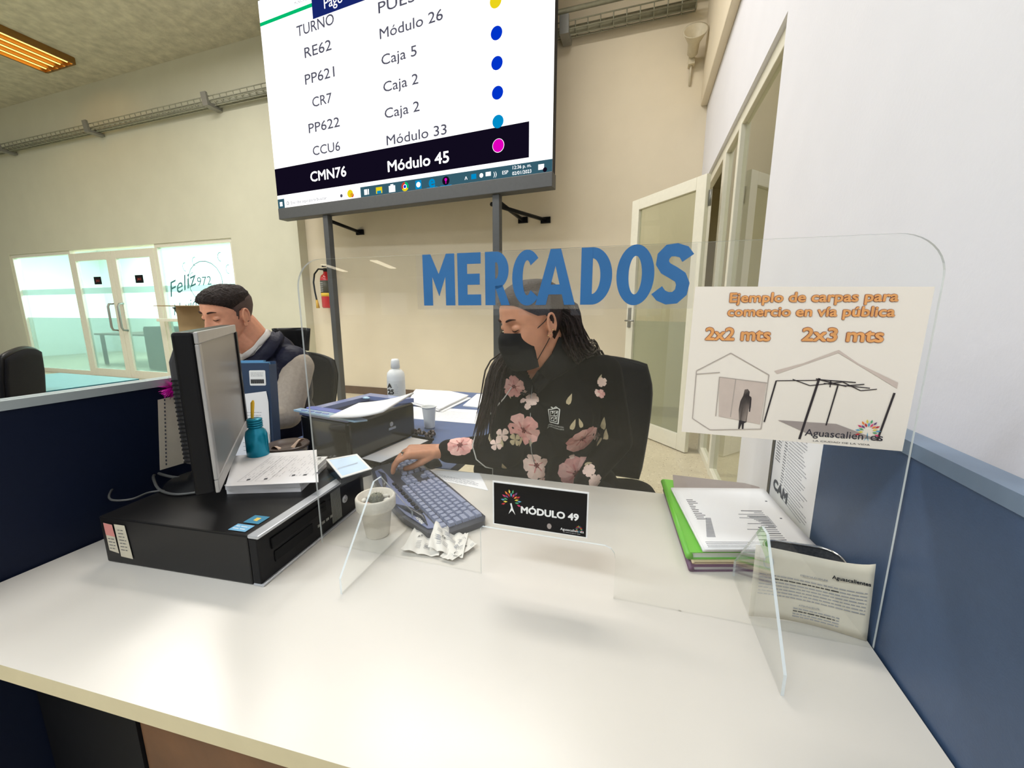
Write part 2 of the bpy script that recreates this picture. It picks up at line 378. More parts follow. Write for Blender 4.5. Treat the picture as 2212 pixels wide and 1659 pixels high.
# black tub on the ledge in front of the right pane
t = thing('plastic_tub', 'small black flared tub on the ledge of the right storefront pane', 'tub', (-7.42, 4.80, 1.15))
MB().lathe([(0.10, 0), (0.17, 0.17), (0.185, 0.175), (0.185, 0.19), (0.165, 0.185), (0.10, 0.02), (0.0, 0.02)], 28).build('bowl', m_black, t)
b = MB(); b.tube([(0.12, 0.0, 0.02), (0.28, 0.0, 0.05), (0.36, 0, 0.02)], 0.02, 6); b.build('nozzle', m_black, t)
struct(MB().mm((-8.05, 4.70, 1.10), (-6.3, 4.87, 1.15)).build('trim_3', m_alu, bevel=0.004))
# --- right glazed partition and open door
g_side = glass('side room glass', (0.86, 0.89, 0.78), 1.45, haze=0.22, hazecol=(196, 196, 160))
g_sidef = glass('side frosted glass', (0.60, 0.66, 0.55), 1.35, haze=0.72, hazecol=(186, 190, 164), rough=0.25)
b = MB()
b.mm((0.575, 2.30, 2.49), (0.625, 4.72, 2.57)); b.mm((0.575, 2.30, 0), (0.625, 3.78, 0.06))
for y0, y1 in ((2.30, 2.34), (3.215, 3.275), (3.72, 3.82), (4.66, 4.72)): b.mm((0.57, y0, 0), (0.625, y1, 2.52))
o = struct(b.build('window_3', m_alu, bevel=0.004))
p = MB(); p.quad((0.6, 2.34, 0.06), (0.6, 3.215, 0.06), (0.6, 3.215, 2.49), (0.6, 2.34, 2.49)); p.build('glass_pane', g_side, o)
p = MB(); p.quad((0.6, 3.275, 0.06), (0.6, 3.72, 0.06), (0.6, 3.72, 2.49), (0.6, 3.275, 2.49)); p.build('glass_pane', g_side, o)
hx, hy, fx, fy = 0.462, 3.69, -0.119, 4.349; L = math.hypot(fx - hx, fy - hy)
M = Matrix.Translation((hx, hy, 0)) @ Matrix.Rotation(math.atan2(fy - hy, fx - hx), 4, 'Z')
b = MB(); b.T = M
b.mm((0, -0.02, 0.01), (0.10, 0.025, 2.34)); b.mm((L - 0.10, -0.02, 0.01), (L, 0.025, 2.34)); b.mm((0.1, -0.02, 2.24), (L - 0.1, 0.025, 2.34)); b.mm((0.1, -0.02, 0.01), (L - 0.1, 0.025, 0.16))
o = struct(b.build('door_3', m_alu, bevel=0.004))
p = MB(); p.T = M
for a, c, mi in ((0.16, 1.17, 1), (1.17, 2.24, 0)): p.quad((0.1, 0, a), (L - 0.1, 0, a), (L - 0.1, 0, c), (0.1, 0, c), mi)
p.build('glass_pane', [g_side, g_sidef], o)
h = MB(); h.T = M; h.mm((L - 0.07, 0.025, 1.1), (L - 0.03, 0.035, 1.3)); h.tube([(L - 0.05, 0.03, 1.17), (L - 0.05, 0.08, 1.17), (L - 0.17, 0.08, 1.17)], 0.009, 8); h.build('door_handle', m_alug, o)
h = MB(); h.T = M
for z in (0.25, 1.2, 2.1): h.tube([(-0.008, -0.02, z), (-0.008, -0.02, z + 0.12)], 0.011, 8)
h.build('hinge', m_alug, o)
m_side = mat('side room paint', (212, 204, 172), 0.8, var=0.03, scale=2)
b = MB(); b.mm((4.6, 0.5, 0), (4.7, 7.5, 3.2)); b.mm((0.63, 7.4, 0), (4.7, 7.5, 3.2)); b.mm((0.63, 0.4, 0), (4.7, 0.5, 3.2)); b.mm((0.5, 5.15, 0), (0.63, 7.5, 3.2))
struct(b.build('wall_side_room', m_side)); struct(MB().mm((0.63, 0.4, 3.2), (4.7, 7.5, 3.3)).build('trim_4', m_side))
b = MB(); b.mm((2.4, 5.2, 0), (3.5, 5.7, 2.0)); t = tag(b.build('metal_locker', mat('grey locker paint', (170, 172, 155), 0.5), bevel=0.006), 'pale grey locker standing in the side room behind the glazed partition', 'locker')
# --- ceiling fixtures
m_tube = glow('warm fluorescent tube', (255, 196, 92), 5.0); m_tubec = glow('fluorescent tube', (255, 244, 224), 6.0)
m_louv = mat('gilded louvre', (150, 112, 58), 0.35, 0.6)
def ceiling_light(x, y, label, tube, wx, ly, group=None):
    t = thing('ceiling_light', label, 'ceiling light', (x, y, 5.04), group=group)
    b = MB(); b.mm((-wx / 2, -ly / 2, -0.02), (wx / 2, ly / 2, 0)); 
    for s in (-1, 1): b.mm((s * wx / 2 - 0.015, -ly / 2, -0.09), (s * wx / 2 + 0.015, ly / 2, 0)); b.mm((-wx / 2, s * ly / 2 - 0.015, -0.09), (wx / 2, s * ly / 2 + 0.015, 0))
    b.build('housing', m_louv if tube is m_tube else m_alu, t)
    for i in range(4):
        x_ = -wx / 2 + wx * (i + 0.5) / 4; MB().tube([(x_, -ly / 2 + 0.04, -0.05), (x_, ly / 2 - 0.04, -0.05)], 0.022, 8).build('fluorescent_tube', tube, t)
    b = MB()
    for i in range(1, 4): x_ = -wx / 2 + wx * i / 4; b.mm((x_ - 0.012, -ly / 2, -0.09), (x_ + 0.012, ly / 2, -0.01))
    b.build('louvre', m_louv if tube is m_tube else m_alu, t)
ceiling_light(-8.72, 3.15, 'gilded louvred fluorescent ceiling light with warm tubes at upper left', m_tube, 0.72, 2.4)
for (xa, ya, xb, yb), lab in (((-22.2, -26.2, -24.0, -31.2), 'long fluorescent ceiling strip mirrored above the extinguisher in the shield'), ((-16.9, -24.8, -18.3, -29.9), 'long fluorescent ceiling strip mirrored left of the big blue letters'), ((10.3, -22.3, 11.3, -31.5), 'long fluorescent ceiling strip mirrored above the poster in the shield'), ((-3.6, -24.8, -4.2, -26.5), 'short fluorescent ceiling strip mirrored over the middle letters')):
    t = thing('strip_light', lab, 'ceiling light', ((xa + xb) / 2, (ya + yb) / 2, 5.038), math.atan2(yb - ya, xb - xa)); L = math.hypot(xb - xa, yb - ya)
    MB().mm((-L / 2, -.3, -.05), (L / 2, .3, 0)).build('housing', m_alu, t); MB().mm((-L / 2 + .05, -.26, -.09), (L / 2 - .05, .26, -.05)).build('diffuser', glow('strip diffuser', (255, 240, 210), 9.0), t)
# --- cable trays
def tray(name, label, x0, x1, y, z, brackets, tubes):
    t = thing(name, label, 'cable tray', ((x0 + x1) / 2, y, z)); b = MB(); L = x1 - x0
    prof = [(0.0, 0.14), (0.01, 0.06), (-0.03, 0.01), (-0.09, 0.0), (-0.14, 0.03), (-0.15, 0.10)]
    for i in range(0, len(prof)): b.tube([(-L / 2, prof[i][0], prof[i][1]), (L / 2, prof[i][0], prof[i][1])], 0.007, 5)
    n = int(L / 0.13)
    for i in range(n + 1):
        x = -L / 2 + L * i / n; b.tube([(x, p[0], p[1]) for p in prof], 0.006, 5)
    b.build('wire_basket', m_galv, t)
    for bx in brackets:
        k = MB(); k.T = Matrix.Translation((bx - (x0 + x1) / 2, 0, 0)); k.prism([(0.012, -0.04), (0.012, 0.0), (-0.17, 0.0), (-0.19, 0.13), (-0.22, 0.13), (-0.2, -0.04)], -0.05, 0.05)
        o = k.build('bracket', m_alug, t)
        me = o.data
        for v in me.vertices: x, yy, zz = v.co - k.T.translation; v.co = k.T @ Vector((zz, x, yy))
    for (yy, zz, r) in tubes:
        k = MB(); k.tube([(-L / 2, yy, zz), (L / 2, yy, zz)], r, 8); k.build('cable', m_galv, t)
    return t
tray('cable_tray', 'wire basket cable tray running along the left wall below the ceiling', -16, -5.0, 4.83, 4.24, (-14.2, -11.5, -8.9, -6.15), [(-0.07, 0.03, 0.02), (-0.04, 0.03, 0.016)])
tray('cable_tray', 'short wire basket cable tray with conduits on the back wall right of the display', -4.7, 0.36, 4.97, 4.25, (-3.0, -0.95), [(-0.05, 0.05, 0.022), (-0.10, 0.04, 0.022), (-0.17, 0.19, 0.024)])
b = MB(); b.tube([(0, 0, -0.5), (0, 0, 0.13)], 0.05, 12); t = tag(b.build('drain_pipe', m_alu), 'white pipe running down the corner above the small wall speaker', 'pipe'); t.location = (0.43, 4.93, 4.90)
t = thing('wall_speaker', 'small pale horn speaker high in the corner above the glazed partition', 'speaker', (0.36, 4.90, 3.86))
b = MB(); b.T = Matrix.Rotation(R(60), 4, 'X'); b.lathe([(0.03, -0.02), (0.05, 0.0), (0.055, 0.10), (0.11, 0.20), (0.115, 0.21), (0.10, 0.205), (0.045, 0.11), (0, 0.1)], 24); b.build('horn', mat('ivory plastic', (205, 195, 170), 0.5), t)
b = MB(); b.mm((-0.03, 0.02, -0.08), (0.03, 0.10, 0.02)); b.tube([(0, 0.05, -0.02), (0, 0.09, -0.25)], 0.012, 6); b.build('bracket', mat('ivory plastic', (205, 195, 170), 0.5), t)
# --- extinguisher
t = thing('fire_extinguisher', 'red fire extinguisher with black hose hanging on the back wall', 'fire extinguisher', (-4.50, 4.90, 1.32))
m_red = mat('red enamel', (196, 26, 34), 0.25, coat=0.5, var=0.04)
MB().lathe([(0.0, 0), (0.075, 0.0), (0.085, 0.02), (0.085, 0.42), (0.07, 0.47), (0.035, 0.50), (0.03, 0.53), (0, 0.53)], 28).build('cylinder', m_red, t)
b = MB(); b.lathe([(0.0865, 0.17), (0.0865, 0.22)], 28, 0); b.lathe([(0.0866, 0.22), (0.0866, 0.40)], 28, 1)
for i in range(5): b.text('FUEGO', (-0.05, -0.089, 0.36 - i * 0.03), (1, 0, 0), (0, 0, 1), 0.014, 2)
b.build('label', [mat('yellow band', (230, 190, 40), 0.5), mat('dark label', (70, 68, 50), 0.5), m_white], t)
b = MB(); b.lathe([(0.03, 0.53), (0.035, 0.55), (0.03, 0.58), (0, 0.58)], 16); b.box((0.03, 0, 0.61), (0.16, 0.025, 0.02)); b.box((0.05, 0, 0.57), (0.14, 0.025, 0.015)); b.build('valve', m_black, t)
b = MB(); b.tube([(0, -0.02, 0.56), (-0.10, -0.03, 0.57), (-0.18, -0.03, 0.50), (-0.21, -0.03, 0.38), (-0.20, -0.03, 0.24), (-0.175, -0.03, 0.10)], 0.012, 8); b.build('hose', m_black, t)
b = MB(); b.tube([(-0.178, -0.03, 0.12), (-0.165, -0.03, 0.0)], [0.016, 0.026], 10); b.build('nozzle', mat('yellow nozzle', (214, 172, 50), 0.5), t)
b = MB(); b.mm((-0.05, 0.07, 0.10), (0.05, 0.098, 0.45)); b.build('wall_bracket', m_alug, t)
# --- large display on a steel stand
A0, A1 = Vector((-4.69, 4.36, 0)), Vector((-0.905, 4.10, 0)); UX = (A1 - A0).normalized(); UY = Vector((UX.y, -UX.x, 0)) * -1
WS, ZB, ZT = 3.794, 2.615, 5.02
t = thing('information_display', 'huge bright queue display screen on a grey steel stand', 'display')
m_steel = mat('grey painted steel', (66, 68, 70), 0.5, var=0.08)
Md = Matrix(((UX.x, -UX.y, 0, A0.x), (UX.y, UX.x, 0, A0.y), (0, 0, 1, 0), (0, 0, 0, 1)))   # local x along the screen, y away from us
b = MB(); b.T = Md; b.mm((0, 0.0, ZB), (WS, 0.10, ZT), 1); b.T = Matrix.Identity(4)
GW = 1.7
e = [glow('screen white', (255, 255, 255), GW), mat('screen case', (40, 40, 44), 0.6), glow('screen grey', (96, 96, 112), 0.9), glow('screen black', (22, 16, 36), 0.8), glow('screen navy', (28, 44, 120), 0.9),
     glow('screen green', (0, 200, 120), 1.0), glow('screen blue', (0, 56, 214), 1.0), glow('screen sky', (0, 150, 214), 1.0), glow('screen magenta', (240, 0, 200), 1.0), glow('screen yellow', (250, 226, 30), 1.0),
     glow('screen teal', (62, 104, 120), 0.9), glow('screen red', (222, 60, 50), 1.0)]
o3, ux, uz = Md @ Vector((0, 0, 0)), UX, Z3
P = lambda u, z: Md @ Vector((u, -0.003, z))
def rect(u0, z0, u1, z1, m, l=0.001): b.poly([(u0, z0), (u1, z0), (u1, z1), (u0, z1)], P(0, 0), ux, uz, m, l)
def disc(u, z, r, m, l=0.002, sq=1.0): b.poly([(u + r * math.cos(k * 0.2618), z + r * sq * math.sin(k * 0.2618)) for k in range(24)], P(0, 0), ux, uz, m, l)
rect(0, ZB, WS, ZT, 0, 0.0)
for s, u, z, w, h in (('TURNO', .597, 4.50, .58, .115), ('RE62', .692, 4.255, .42, .113), ('PP621', .664, 3.975, .466, .113), ('CR7', .751, 3.715, .31, .11), ('PP622', .657, 3.44, .496, .11), ('CCU6', .694, 3.18, .44, .108),
                      ('PUESTO', 1.805, 4.45, .80, .11), ('Módulo 26', 1.806, 4.205, .80, .105), ('Caja 5', 1.811, 3.95, .463, .105), ('Caja 2', 1.817, 3.682, .463, .105), ('Caja 2', 1.817, 3.415, .466, .105), ('Módulo 33', 1.824, 3.135, .79, .105)):
    b.text(s, P(u, z), ux, uz, h, 2, width=w, bold=0.015, lift=0.002)
rect(0, 2.86, 3.55, 3.108, 3); rect(0.0, 2.78, 3.55, 2.87, 3)
b.text('CMN76', P(.62, 2.885), ux, uz, .118, 0, width=.58, bold=0.035, lift=0.003); b.text('Módulo 45', P(1.823, 2.855), ux, uz, .118, 0, width=.81, bold=0.035, lift=0.003)
rect(-0.0, 4.745, .865, 4.785, 5); rect(.865, 4.62, 3.794, 5.02, 4); b.text('Pago en línea y cajas', P(1.05, 4.68), ux, uz, .11, 0, lift=0.003, bold=0.005)
disc(0.70, 4.96, 0.10, 4, sq=1.0); b.text('MUNICIPIO', P(.70, 4.83), ux, uz, .03, 2, align='C', lift=0.003)
for u, z, m in ((3.197, 4.219, 9), (3.204, 3.946, 6), (3.207, 3.685, 6), (3.211, 3.421, 6), (3.214, 3.159, 7)): disc(u, z, 0.062, m)
disc(3.217, 2.935, 0.066, 0, 0.003); disc(3.217, 2.935, 0.062, 8, 0.004)
rect(1.40, ZB, WS, 2.735, 10); rect(0.0, ZB, 0.12, 2.735, 10)
for du, dz in ((0, 0), (1, 0), (0, 1), (1, 1)): rect(.035 + du * .026, 2.645 + dz * .028, .058 + du * .026, 2.67 + dz * .028, 0, 0.003)
b.text('Escribe aquí para buscar', P(.24, 2.655), ux, uz, .036, 2, width=.62, lift=0.003); disc(.18, 2.672, 0.022, 2, 0.002); disc(.18, 2.672, 0.015, 0, 0.003)
disc(1.24, 2.68, 0.045, 9); disc(1.27, 2.66, 0.025, 11); disc(1.10, 2.67, 0.02, 2)
for k, u in enumerate((1.493, 1.679, 1.866, 2.048, 2.231, 2.409, 2.588)):
    z = 2.672
    if k == 0: rect(u - .035, z - .03, u + .01, z + .03, 0, .003); rect(u + .02, z - .03, u + .035, z + .03, 0, .003)
    elif k == 1: rect(u - .045, z - .035, u + .045, z + .035, 9, .003); rect(u - .03, z - .035, u + .03, z - .005, 7, .004)
    elif k == 2: rect(u - .045, z - .04, u + .045, z + .03, 0, .003); rect(u - .02, z + .03, u + .02, z + .045, 0, .003)
    elif k == 3:
        for q, mm_ in enumerate((11, 9, 5)):
            b.poly([(u, z)] + [(u + .05 * math.cos(R(90 + q * 120 + j * 20)), z + .05 * math.sin(R(90 + q * 120 + j * 20))) for j in range(7)], P(0, 0), ux, uz, mm_, .003)
        disc(u, z, .024, 0, .004); disc(u, z, .018, 6, .005)
    elif k == 4: rect(u - .04, z - .045, u + .04, z + .045, 7, .003); disc(u, z, .028, 0, .004)
    elif k == 5: b.text('e', P(u, z - .045), ux, uz, .13, 7, align='C', bold=0.05, lift=.003); rect(u - .07, ZB, u + .07, ZB + .012, 7, .003)
    else: disc(u, z, .045, 3, .003); disc(u, z + .012, .016, 8, .004); rect(u - .005, z - .03, u + .005, z + .005, 8, .004); rect(u - .07, ZB, u + .07, ZB + .012, 7, .003)
b.text('^', P(2.82, 2.63), ux, uz, .06, 0, lift=.003); rect(2.90, 2.65, 2.96, 2.70, 7, .003); disc(3.02, 2.675, .022, 0, .003)
rect(3.07, 2.66, 3.13, 2.70, 0, .003); b.text('))', P(3.16, 2.65), ux, uz, .045, 0, lift=.003); b.text('ESP', P(3.26, 2.655), ux, uz, .035, 0, lift=.003)
b.text('12:36 p. m.', P(3.376, 2.69), ux, uz, .034, 0, width=.2, lift=.003); b.text('02/01/2023', P(3.371, 2.635), ux, uz, .034, 0, width=.206, lift=.003)
rect(3.65, 2.65, 3.71, 2.70, 0, .003); disc(3.72, 2.645, .022, 3, .004)
b.build('screen', e, t)
b = MB(); b.T = Md; b.mm((0.02, -0.03, 2.475), (WS + 0.01, 0.10, ZB)); b.build('crossbar', m_steel, t, bevel=0.006)
for u in (0.80, 3.18):
    k = MB(); k.T = Md; k.mm((u - 0.04, 0.0, 0), (u + 0.04, 0.08, 2.48)); o = k.build('post', m_steel, t, bevel=0.005)
    f = MB(); f.T = Md; f.mm((u - 0.12, -0.08, 0), (u + 0.12, 0.16, 0.012)); f.build('foot_plate', m_steel, o)
for u, dx, zz in ((0.80, -0.02, 2.42), (3.18, 0.05, 2.42), (3.10, 0.42, 2.40)):
    p0 = Md @ Vector((u, 0.06, zz)); p1 = Vector((p0.x + dx, 4.985, zz - 0.03)); k = MB(); k.tube([p0, p1], 0.022, 6); k.box(p1, (0.12, 0.03, 0.07)); k.build('wall_brace', m_black, t)
# ================================================================== desks and partitions
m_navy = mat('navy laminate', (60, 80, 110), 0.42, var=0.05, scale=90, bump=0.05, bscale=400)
m_rail = mat('partition rail', (176, 186, 188), 0.35, 0.25, var=0.04)
m_desk = mat('cream laminate', (219, 213, 203), 0.28, var=0.02, scale=6, spec=0.6)
m_band = mat('edge band', (206, 194, 158), 0.5, var=0.03)
m_blue = mat('slate blue laminate', (84, 104, 148), 0.4, var=0.04, scale=40)
m_wood = mat('brown wood board', (112, 76, 48), 0.6, var=0.25, scale=9, bump=0.1)
m_steelc = mat('chrome', (205, 205, 205), 0.18, 1.0, var=0.03)
DZ = 0.75
t = thing('front_desk', 'cream laminate service desk with a light edge band in the foreground', 'desk', (-0.4, 0.6, 0))
o = Vector((-0.4, 0.6, 0))
b = MB(); b.T = Matrix.Translation(-o); b.prism([(-1.12, .212), (.362, .335), (.362, 1.122), (-1.12, 1.052)], .7225, DZ, 0, 1); b.build('tabletop', [m_desk, m_band], t, bevel=0.0025)
b = MB(); b.T = Matrix.Translation(-o); b.mm((-1.10, .335, 0.02), (-.792, .355, .7225)); b.build('modesty_panel', mat('black laminate', (14, 15, 20), 0.6), t)
b = MB(); b.T = Matrix.Translation(-o); b.mm((-.79, .340, 0.02), (.34, .36, .7225)); b.build('inner_panel', m_wood, t)
for x in (-1.09, .33):
    b = MB(); b.T = Matrix.Translation(-o); b.mm((x - .02, .42, 0), (x + .02, 1.0, .7225)); b.build('side_panel', m_navy, t)
t = thing('partition_panel', 'navy partition, darkened for shade, on the left end of the service desk', 'partition', (-1.14, .4, 0))
b = MB(); b.mm((-.015, -.3, .03), (.015, .395, 1.07)); b.build('panel', mat('shaded navy laminate', (18, 26, 46), 0.45, var=0.05, scale=90), t)  # same navy laminate as the right panel, its shade put into the colour
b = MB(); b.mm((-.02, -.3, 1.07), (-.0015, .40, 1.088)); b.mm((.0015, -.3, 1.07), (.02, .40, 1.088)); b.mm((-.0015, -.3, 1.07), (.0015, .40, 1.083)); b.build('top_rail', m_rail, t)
b = MB(); b.mm((-.018, .395, 0), (.018, .402, 1.07)); b.build('end_post', m_alug, t)
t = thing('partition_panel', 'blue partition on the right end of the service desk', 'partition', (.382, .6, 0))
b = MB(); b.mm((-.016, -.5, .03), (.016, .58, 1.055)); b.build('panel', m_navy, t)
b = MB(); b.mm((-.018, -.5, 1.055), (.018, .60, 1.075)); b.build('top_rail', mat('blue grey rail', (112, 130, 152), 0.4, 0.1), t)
b = MB(); b.mm((-.018, .58, 0), (.018, .60, 1.055)); b.build('end_post', mat('dark aluminium', (84, 86, 88), 0.4, 0.5), t)
t = thing('work_desk', 'slate blue office desk behind the service desk', 'desk', (-1.4, 1.3, 0)); o = Vector((-1.4, 1.3, 0))
b = MB(); b.T = Matrix.Translation(-o)
b.prism([(-2.5, .83), (-1.17, .83), (-1.17, 1.056), (-.56, 1.085), (-.56, 2.25), (-1.30, 2.25), (-1.30, 1.13), (-1.95, 1.13), (-1.95, 1.6), (-2.5, 1.6)], .722, DZ); b.build('tabletop', m_blue, t, bevel=0.002)
for x, y in ((-2.45, .9), (-2.45, 1.55), (-.62, 2.19), (-1.25, 2.19), (-.62, 1.16), (-1.25, .9)):
    b = MB(); b.T = Matrix.Translation(-o); b.mm((x - .025, y - .025, 0), (x + .025, y + .025, .722)); b.build('leg', m_steel, t)
t = thing('office_desk', 'teal topped desk beyond the left partition', 'desk', (-4.1, 1.3, 0))
m_teal = mat('teal laminate', (120, 176, 178), 0.4); m_tealb = mat('teal edge band', (38, 108, 124), 0.5)
b = MB(); b.prism([(-.55, -.75), (.46, -.75), (.46, .65), (-.55, .65)], .70, .75, 0, 1); b.build('tabletop', [m_teal, m_tealb], t, bevel=0.003)
for x, y in ((-.5, -.7), (.41, -.7), (.41, .6), (-.5, .6)): MB().mm((x - .03, y - .03, 0), (x + .03, y + .03, .70)).build('leg', m_steel, t)

# ------------------------------------------------------------------ office chairs
m_fab = mat('black mesh fabric', (15, 15, 20), 0.85, var=0.2, scale=200, bump=0.3, bscale=500)
def office_chair(label, loc, rz, top=1.0, wide=0.46, curve=0.05, group=None, head=False, tilt=0.08, low=.55, arms=True):
    """faces local -y; backrest stands at +y"""
    t = thing('office_chair', label, 'office chair', loc, rz, group)
    h = top - low
    def back(u, v, off=0.0):
        w = wide * (0.80 + 0.20 * math.sin(min(1, v * 1.1) * math.pi / 2)) * (1 - 0.10 * max(0, v - .8) / .2)
        x = (u - .5) * w; bul = 0.0
        return Vector((x, .20 + tilt * v + curve * (2 * u - 1) ** 2 * -1 + off, low + h * v - 0.03 * (2 * u - 1) ** 2 * v))
    b = MB(); b.grid(lambda u, v: back(u, v), 16, 16); b.build('backrest', m_fab, t, solid=0.035, bevel=0)
    fr = MB(); ring = [back(u, 1.0, .015) for u in [i / 14 for i in range(15)]] + [back(1, v, .015) for v in [1 - i / 12 for i in range(1, 13)]] + [back(u, 0, .015) for u in [1 - i / 8 for i in range(1, 9)]] + [back(0, v, .015) for v in [i / 12 for i in range(1, 13)]]
    fr.tube(ring, 0.014, 8); fr.build('back_frame', m_black, t)
    b = MB(); b.prism(rect_round(-.24, -.27, .24, .19, .09), .44, .52); b.build('seat', m_fab, t, bevel=0.025, seg=4)
    b = MB(); b.tube([(0, 0.1, .42), (0, .24, .44), (0, .27, .62), (0, .25, .78)], [.03, .03, .025, .02], 10); b.build('back_support', m_black, t)
    b = MB(); b.tube([(0, 0, .08), (0, 0, .44)], .028, 14); b.build('gas_column', m_blackm, t)
    for i in range(5):
        a = 2 * math.pi * i / 5 + .3; b = MB(); b.tube([(0, 0, .10), (.30 * math.cos(a), .30 * math.sin(a), .07)], [.03, .018], 8); b.build('base_leg', m_black, t)
        b = MB(); b.T = Matrix.Translation((.30 * math.cos(a), .30 * math.sin(a), .03)) @ Matrix.Rotation(a, 4, 'Z') @ Matrix.Rotation(R(90), 4, 'X'); b.lathe([(0, -.02), (.028, -.02), (.03, -.01), (.03, .01), (.028, .02), (0, .02)], 16); b.build('caster', m_blackm, t)
    for s in ((-1, 1) if arms else ()):
        b = MB(); b.tube([(s * .24, .02, .46), (s * .29, .02, .48), (s * .29, .02, .64)], .016, 8); b.prism([(s * .29 - .03, -.13), (s * .29 + .03, -.13), (s * .29 + .03, .12), (s * .29 - .03, .12)], .64, .67); b.build('armrest', m_black, t, bevel=0.008)
    if head:
        b = MB(); b.grid(lambda u, v: Vector(((u - .5) * .20 * (1 - .25 * (1 - v)), .30 - .10 * (2 * u - 1) ** 2, top + .03 + .13 * v)), 14, 6); b.build('headrest', m_black, t, solid=0.02)
        b = MB(); b.tube([(0, .29, top - .05), (0, .31, top + .06)], .015, 8); b.build('headrest_post', m_black, t)
    return t
office_chair('black mesh office chair behind the woman in the floral blouse', (-.12, 1.51, 0), R(14), top=1.05, wide=.48, low=.54, arms=False)
office_chair('black office chair with round headrest behind the man in the vest', (-1.90, 1.62, 0), R(16), top=1.00, wide=.48, head=True, curve=.07)
office_chair('black upholstered office chair beyond the left partition', (-3.12, .91, 0), R(-37), top=1.07, wide=.46, low=.5, tilt=.05, curve=.01)
t = thing('desktop_printer', 'white and black office printer on the teal desk at the left edge', 'printer', tuple(atz(-66, 862, .75)), R(20))
b = MB(); b.mm((-.2, -.2, 0), (.2, .2, .12)); b.build('base', m_blackm, t, bevel=.01); b = MB(); b.mm((-.2, -.2, .12), (.2, .2, .19)); b.build('lid', m_white, t, bevel=.015)
b = MB(); b.mm((.2, -.15, .03), (.26, .15, .05)); b.build('paper_tray', m_alug, t)

# ================================================================== clear counter shield
PL = Vector((-.642, .6235, DZ)); PA = math.atan2(.657 - .6235, 1.008)
MP = Matrix.Translation(PL) @ Matrix.Rotation(PA, 4, 'Z')          # local x along the shield, z up, -y towards the visitor
g_acr = glass('clear acrylic', (0.985, 0.99, 0.985), 1.40); m_edge = mat('polished acrylic edge', (226, 234, 236), 0.15, var=0.02, alpha=0.75)
def plate(b, pts, th, T):
    """flat clear plate from an outline in its own plane, with bright polished edges"""
    n = len(pts); h = th / 2
    f = [T @ Vector((p[0], -h, p[1])) for p in pts]; k = [T @ Vector((p[0], h, p[1])) for p in pts]
    b.add(f, [tuple(range(n))], 0); b.add(k, [tuple(range(n - 1, -1, -1))], 0)
    lo = [i for i in range(n) if pts[i][1] < .001 and pts[(i + 1) % n][1] < .001]; b.add(f + k, [(i, (i + 1) % n, (i + 1) % n + n, i + n) for i in range(n) if i not in lo], 1); b.add(f + k, [(i, (i + 1) % n, (i + 1) % n + n, i + n) for i in lo], 0)
t = thing('counter_shield', 'clear acrylic counter shield with rounded corners standing on the cream desk', 'counter shield', M=MP)
b = MB(); WP, HP_ = 1.006, .60
out = [(0.0, 0.0), (.374, 0.0)] + [(.374, .096), (.378, .10)] + [(.606, .10), (.616, .096), (.622, .088), (.624, .078), (.624, 0.0)] + [(WP, 0.0)]
out += [p for p in rect_round(0, 0, WP, HP_, .055, 10, (0, 0, 1, 1)) if p[1] > .01]
plate(b, out, .004, Matrix.Identity(4)); b.build('panel', [g_acr, m_edge], t)
for x in (.152, .845):
    b = MB(); T = Matrix.Translation((x, 0, 0)) @ Matrix.Rotation(R(90), 4, 'Z')
    plate(b, [(-.125, 0), (.125, 0), (.125, .032), (.012, .168), (-.012, .168), (-.125, .032)], .004, T); b.build('foot', [g_acr, m_edge], t)
